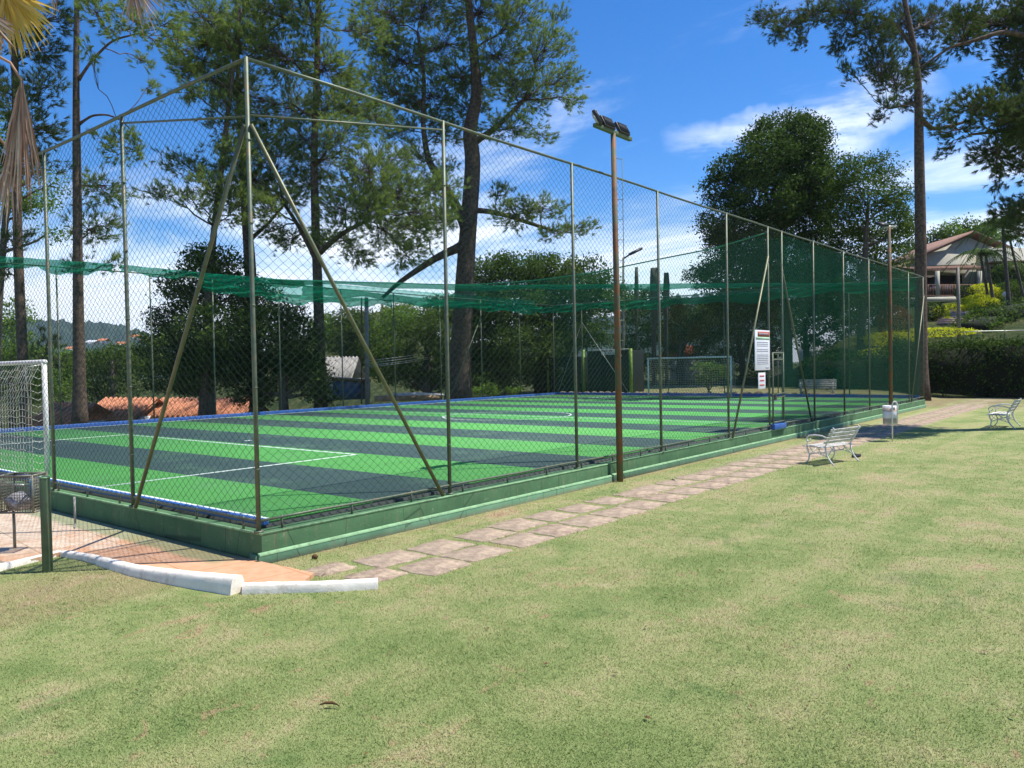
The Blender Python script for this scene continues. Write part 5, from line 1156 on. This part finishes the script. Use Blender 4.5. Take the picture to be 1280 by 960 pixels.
# ------------------------------------------------------------------ things beyond the court
lg = MB(); r = np.random.default_rng(9)
yv = 4.5
while yv < 22.4:
    wv = r.uniform(.35, .75); hv = r.uniform(.16, .24); G = lump(np.array((38.55+r.normal(0, .03), yv+wv/2, .38+hv*.3)), .22, wv*.52, hv, int(yv*100), .10, 8, 12); lg.add(*G); yv += wv
tag(lg.build('stone_edging', paint('pale_rubble_stone', (.36, .29, .21), (.16, .13, .09), .9, 6., bmp=.9)), 'row of pale rubble stones edging the ground behind the far end fence', 'stone edging')
bx = thing('dark_booth', 'black panelled booth between lime green posts behind the far corner', 'booth', (40.0, 20, float(H(40, 20))))
MB().box(40.0, 42.0, 18.3, 21.6, .45, 3.35).build('panel', mDark, bx, origin=(40, 20, .5), bevel=.02)
for y in (18.08, 21.85): MB().tube([(39.9, y, .3), (39.9, y, 3.45)], .11, n=10).build('post', mLimeP, bx, origin=(39.9, y, .3), smooth=True)
MB().tube([(39.9, 18.08, 3.42), (39.9, 21.0, 3.42)], .025, n=6).build('top_bar', mWhite, bx, origin=(39.9, 20, 3.4))
def letters(txt, size, org, xdir, mat, parent, name='lettering', ext=.01):
    cu = bpy.data.curves.new(name, 'FONT'); cu.body = txt; cu.size = size; cu.extrude = ext; cu.align_x = 'LEFT'; cu.offset = size*.035
    tmp = bpy.data.objects.new('tmp', cu); COL.objects.link(tmp); dg = bpy.context.evaluated_depsgraph_get()
    me = bpy.data.meshes.new_from_object(tmp.evaluated_get(dg)); bpy.data.objects.remove(tmp); me.materials.clear(); me.materials.append(mat)
    o = bpy.data.objects.new(name, me); COL.objects.link(o); xd = Vector(xdir).normalized(); zd = xd.cross(Vector((0, 0, 1)))
    o.matrix_world = Matrix.Translation(Vector(org)-Vector(wloc(parent))) @ Matrix(((xd[0], 0, zd[0]), (xd[1], 0, zd[1]), (xd[2], 1, zd[2]))).to_4x4()
    o.parent = parent; return o
letters('notofi', .44, (39.97, 20.42, 3.08), (0, -1, 0), mLetter, bx)
letters('?', .55, (39.97, 19.0, 2.72), (0, -1, 0), mLetter, bx)
b4 = thing('dark_booth', 'shaded dark panel with faint sign, left of the lime posts', 'booth', (40.4, 24.6, float(H(40.4, 24.6))))
MB().box(40.4, 42.2, 22.4, 26.6, .2, 3.0).build('panel', mDark, b4, origin=(40.4, 24.6, .4), bevel=.02)
MB().box(40.36, 40.395, 23.9, 24.3, 1.9, 2.3).build('plate', mGrey, b4, origin=(40.4, 24, 2.1))
MB().tube([(40.3, 25.2, .2), (40.3, 25.2, 2.9)], .08, n=8).build('post', mLimeP, b4, origin=(40.3, 25.2, .2))
# walls and roofs beyond the far end
def slab_px(name, label, cat, pts, d, depth, mat):
    P = [at(u, v, d) for u, v in pts]; c = P[0]
    return tag(MB().add(*quadprism(P, depth)).build(name, mat, origin=c), label, cat)
slab_px('garden_wall', 'white plastered wall glimpsed beyond the court gate', 'wall', [(958, 470), (990, 470), (990, 428), (975, 434), (958, 440)], 74, .3, mWhiteW)
slab_px('garden_wall', 'white wall piece right of the gate, behind the shrub', 'wall', [(1000, 470), (1052, 462), (1052, 436), (1000, 430)], 78, .3, mWhiteW)
slab_px('garden_wall', 'grey wall seen through the far goal', 'wall', [(838, 488), (874, 488), (874, 447), (838, 447)], 70, .3, paint('grey_plaster', (.36, .37, .40), (.28, .29, .31), .9, 1.5))
slab_px('brick_wall', 'red brick wall fragment above the far goal', 'wall', [(826, 447), (872, 447), (866, 432), (834, 430)], 76, .3, paint('red_brick', (.32, .09, .06), (.22, .06, .04), .9, 3.))
rp = [at(930, 470, 66), at(1030, 468, 70)]
G = np.zeros((20, 4, 3))
for i in range(20):
    c = rp[0]*(1-i/19)+rp[1]*i/19
    for j in range(4): q = c+np.array((Fv[0], Fv[1], 0))*(j-1)*1.6; G[i, j] = (q[0], q[1], float(H(q[0], q[1]))+.05)
struct(MB().add(*sheet(G)).build('road', mRoad))
# beyond the far long fence
bs = thing('blue_sheet', 'rust topped faded blue metal sheet panel beyond the far fence', 'metal panel', tuple(at(436, 500, 50)))
P = [at(u, v, 50) for u, v in ((416, 500), (456, 499), (456, 476), (416, 474))]
MB().add(*quadprism(P, 2.)).build('panel', mBlueS, bs, origin=P[0])
P = [at(u, v, 49.9) for u, v in ((414, 476), (456, 478), (456, 474.5), (414, 472))]
MB().add(*quadprism(P, 2.2)).build('rusty_rim', mRust, bs, origin=P[0])
pc = gz(at(459, 505, 50)); pt = at(458, 372, 50)
up = thing('utility_pole', 'square grey concrete utility pole beside the blue sheet', 'utility pole', tuple(pc))
MB().tube([pc, pt], [.20, .16], n=4).build('pole', mConc, up, origin=pc)
MB().tube([at(452, 505, 49.9), at(452, 372, 49.9)], .05, n=6).build('conduit', mRust, up, origin=at(452, 500, 50))
pc2 = gz(at(551, 500, 58)); up2 = thing('utility_pole', 'thin whitish pole by the low tan wall', 'utility pole', tuple(pc2))
MB().tube([pc2, at(550, 437, 58)], .09, n=8).build('pole', mWhite, up2, origin=pc2)
wr = thing('power_lines', 'pale overhead wires running to the thin whitish pole', 'wires', tuple(at(551, 445, 58)))
for k_, (v0, v1) in enumerate(((449, 438), (452, 441), (455, 444), (457, 446))): MB().tube([at(461, v0+2, 50), at(510, (v0+v1)/2+1.5, 54), at(551, v1, 58)], .02, n=4).build('wire', mZinc, wr, origin=at(551, v1, 58))
lt = thing('low_wall', 'low tan wall with white coping beyond the far fence', 'wall', tuple(at(510, 500, 56)))
P = [at(u, v, 56) for u, v in ((468, 502), (552, 500), (552, 493.5), (468, 495))]; MB().add(*quadprism(P, .3)).build('wall_body', mTan, lt, origin=P[0])
P = [at(u, v, 55.9) for u, v in ((478, 495), (556, 494), (552, 492), (520, 490.5), (490, 492))]; MB().add(*quadprism(P, .5)).build('coping', mWhiteW, lt, origin=P[0])
def cottage(label, u0, u1, vw, ve, vr_, d, dep, roofm=mOrange, wallm=mWhiteW):
    c = at((u0+u1)/2, vw, d); root = thing('house', label, 'house', tuple(c), 'houses below the court')
    MB().add(*quadprism([at(u0+3, vw, d), at(u1-3, vw, d), at(u1-3, ve, d), at(u0+3, ve, d)], dep*.9)).build('wall', wallm, root, origin=c)
    A_, B_, C_, D_ = at(u0, ve, d)-hy*.5, at(u1, ve, d)-hy*.5, at(u1, vr_, d)+hy*dep*.45, at(u0, vr_, d)+hy*dep*.45
    mb = MB(); m = max(8, int(np.linalg.norm(B_-A_)/.28))
    mb.add(np.vstack([[A_, B_, C_, D_], np.array([A_, B_, C_, D_])-(0, 0, .15)]), np.array([(0, 1, 2, 3), (7, 6, 5, 4), (0, 4, 5, 1), (3, 2, 6, 7)]))
    for i in range(m):
        t = (i+.5)/m; mb.tube([A_*(1-t)+B_*t+(0, 0, .02), D_*(1-t)+C_*t+(0, 0, .02)], .085, n=6)
    E_, F_ = A_+hy*dep*1.1, B_+hy*dep*1.1; mb.add(np.array([D_, C_, F_, E_]), np.array([(0, 1, 2, 3)]))
    mb.build('roof', roofm, root, origin=c); return root
cottage('orange tiled roof lowest and nearest, left of the mottled pine trunk', 34, 92, 540, 531, 507, 40, 5)
cottage('orange tiled roof just right of the mottled pine trunk', 104, 175, 530, 522, 500, 44, 5)
cottage('orange roofed house behind the dark tree, mostly hidden', 180, 305, 528, 520, 500, 46, 5)
cottage('house with pale roof glimpsed behind the straight dark pine', 398, 440, 500, 474, 446, 62, 6, mConc)
for i, (u, v, w_, c_) in enumerate(((88, 436, 14, mOrange), (112, 428, 12, mWhiteW), (126, 426, 10, mOrange), (166, 421, 12, mOrange), (182, 425, 14, mOrange), (150, 430, 12, mOrange))):
    cottage('distant town house below the hills, %s' % ('at the left beside the pine trunk', 'white and flat roofed, biggest', 'small and orange right of the white one', 'orange on the slope beside the dark tree', 'rightmost before the dark tree', 'between the two thin posts')[i], u-w_/2, u+w_/2, v+4, v, v-3, 600, 10, c_, mWhiteW)
cottage('brown roofed house on the green slope behind the utility pole', 474, 500, 478, 470, 462, 120, 6, mRoof)
# clumps of trees on the slope below and beyond
SL = [(440, 400, 24, 14), (470, 420, 20, 16), (430, 430, 20, 16), (500, 395, 26, 14), (455, 445, 16, 12), (475, 465, 18, 14), (560, 385, 30, 16), (405, 410, 18, 16)]
for i, (u, v, ru, rv) in enumerate(SL):
    broadleaf('tree on the far green slope, %s' % ('highest beside the straight pine', 'right of the utility pole halfway up', 'left of the utility pole', 'upper right under the green net hem', 'just above the pale roof', 'lowest near the brown roof', 'behind the big pine trunk', 'immediately left of the straight pine')[i], 120, [(u, v+30, 3), (u, v+15, 2), (u, v, 2)], [(u, v, ru, rv), (u+8, v+8, ru*.8, rv*.8)], 130+i, (mLeafMid, mLeafLite)[i % 2], .55, .4, clump=1.0, jd=4, group='trees on the far slope')
for i, (u, v, ru, rv) in enumerate(((110, 450, 22, 12), (150, 445, 22, 12), (185, 448, 20, 12), (75, 455, 16, 12))):
    broadleaf('round tree in the valley before the town, %s' % ('under the white town house', 'between the thin posts', 'beside the dark tree', 'left of the mottled pine')[i], 150, [(u, v+30, 3), (u, v+15, 2), (u, v, 2)], [(u, v, ru, rv), (u+6, v+8, ru, rv)], 150+i, mLeafMid, .6, .35, clump=1.1, jd=4, group='valley trees')

# ------------------------------------------------------------------ air
hm, k = newmat('haze_air'); pvn = k.new('ShaderNodeVolumePrincipled', ins={'Color': (.80, .88, 1., 1), 'Density': .00010, 'Anisotropy': .3})
ho = k.new('ShaderNodeOutputMaterial'); k.l.new(pvn.outputs[0], ho.inputs['Volume'])
hb_ = MB().box(-4600, 4600, -4600, 4600, -30, 190).build('haze', hm); hb_['kind'] = 'stuff'; tag(hb_, 'thin pale haze over the distant hills', 'haze')
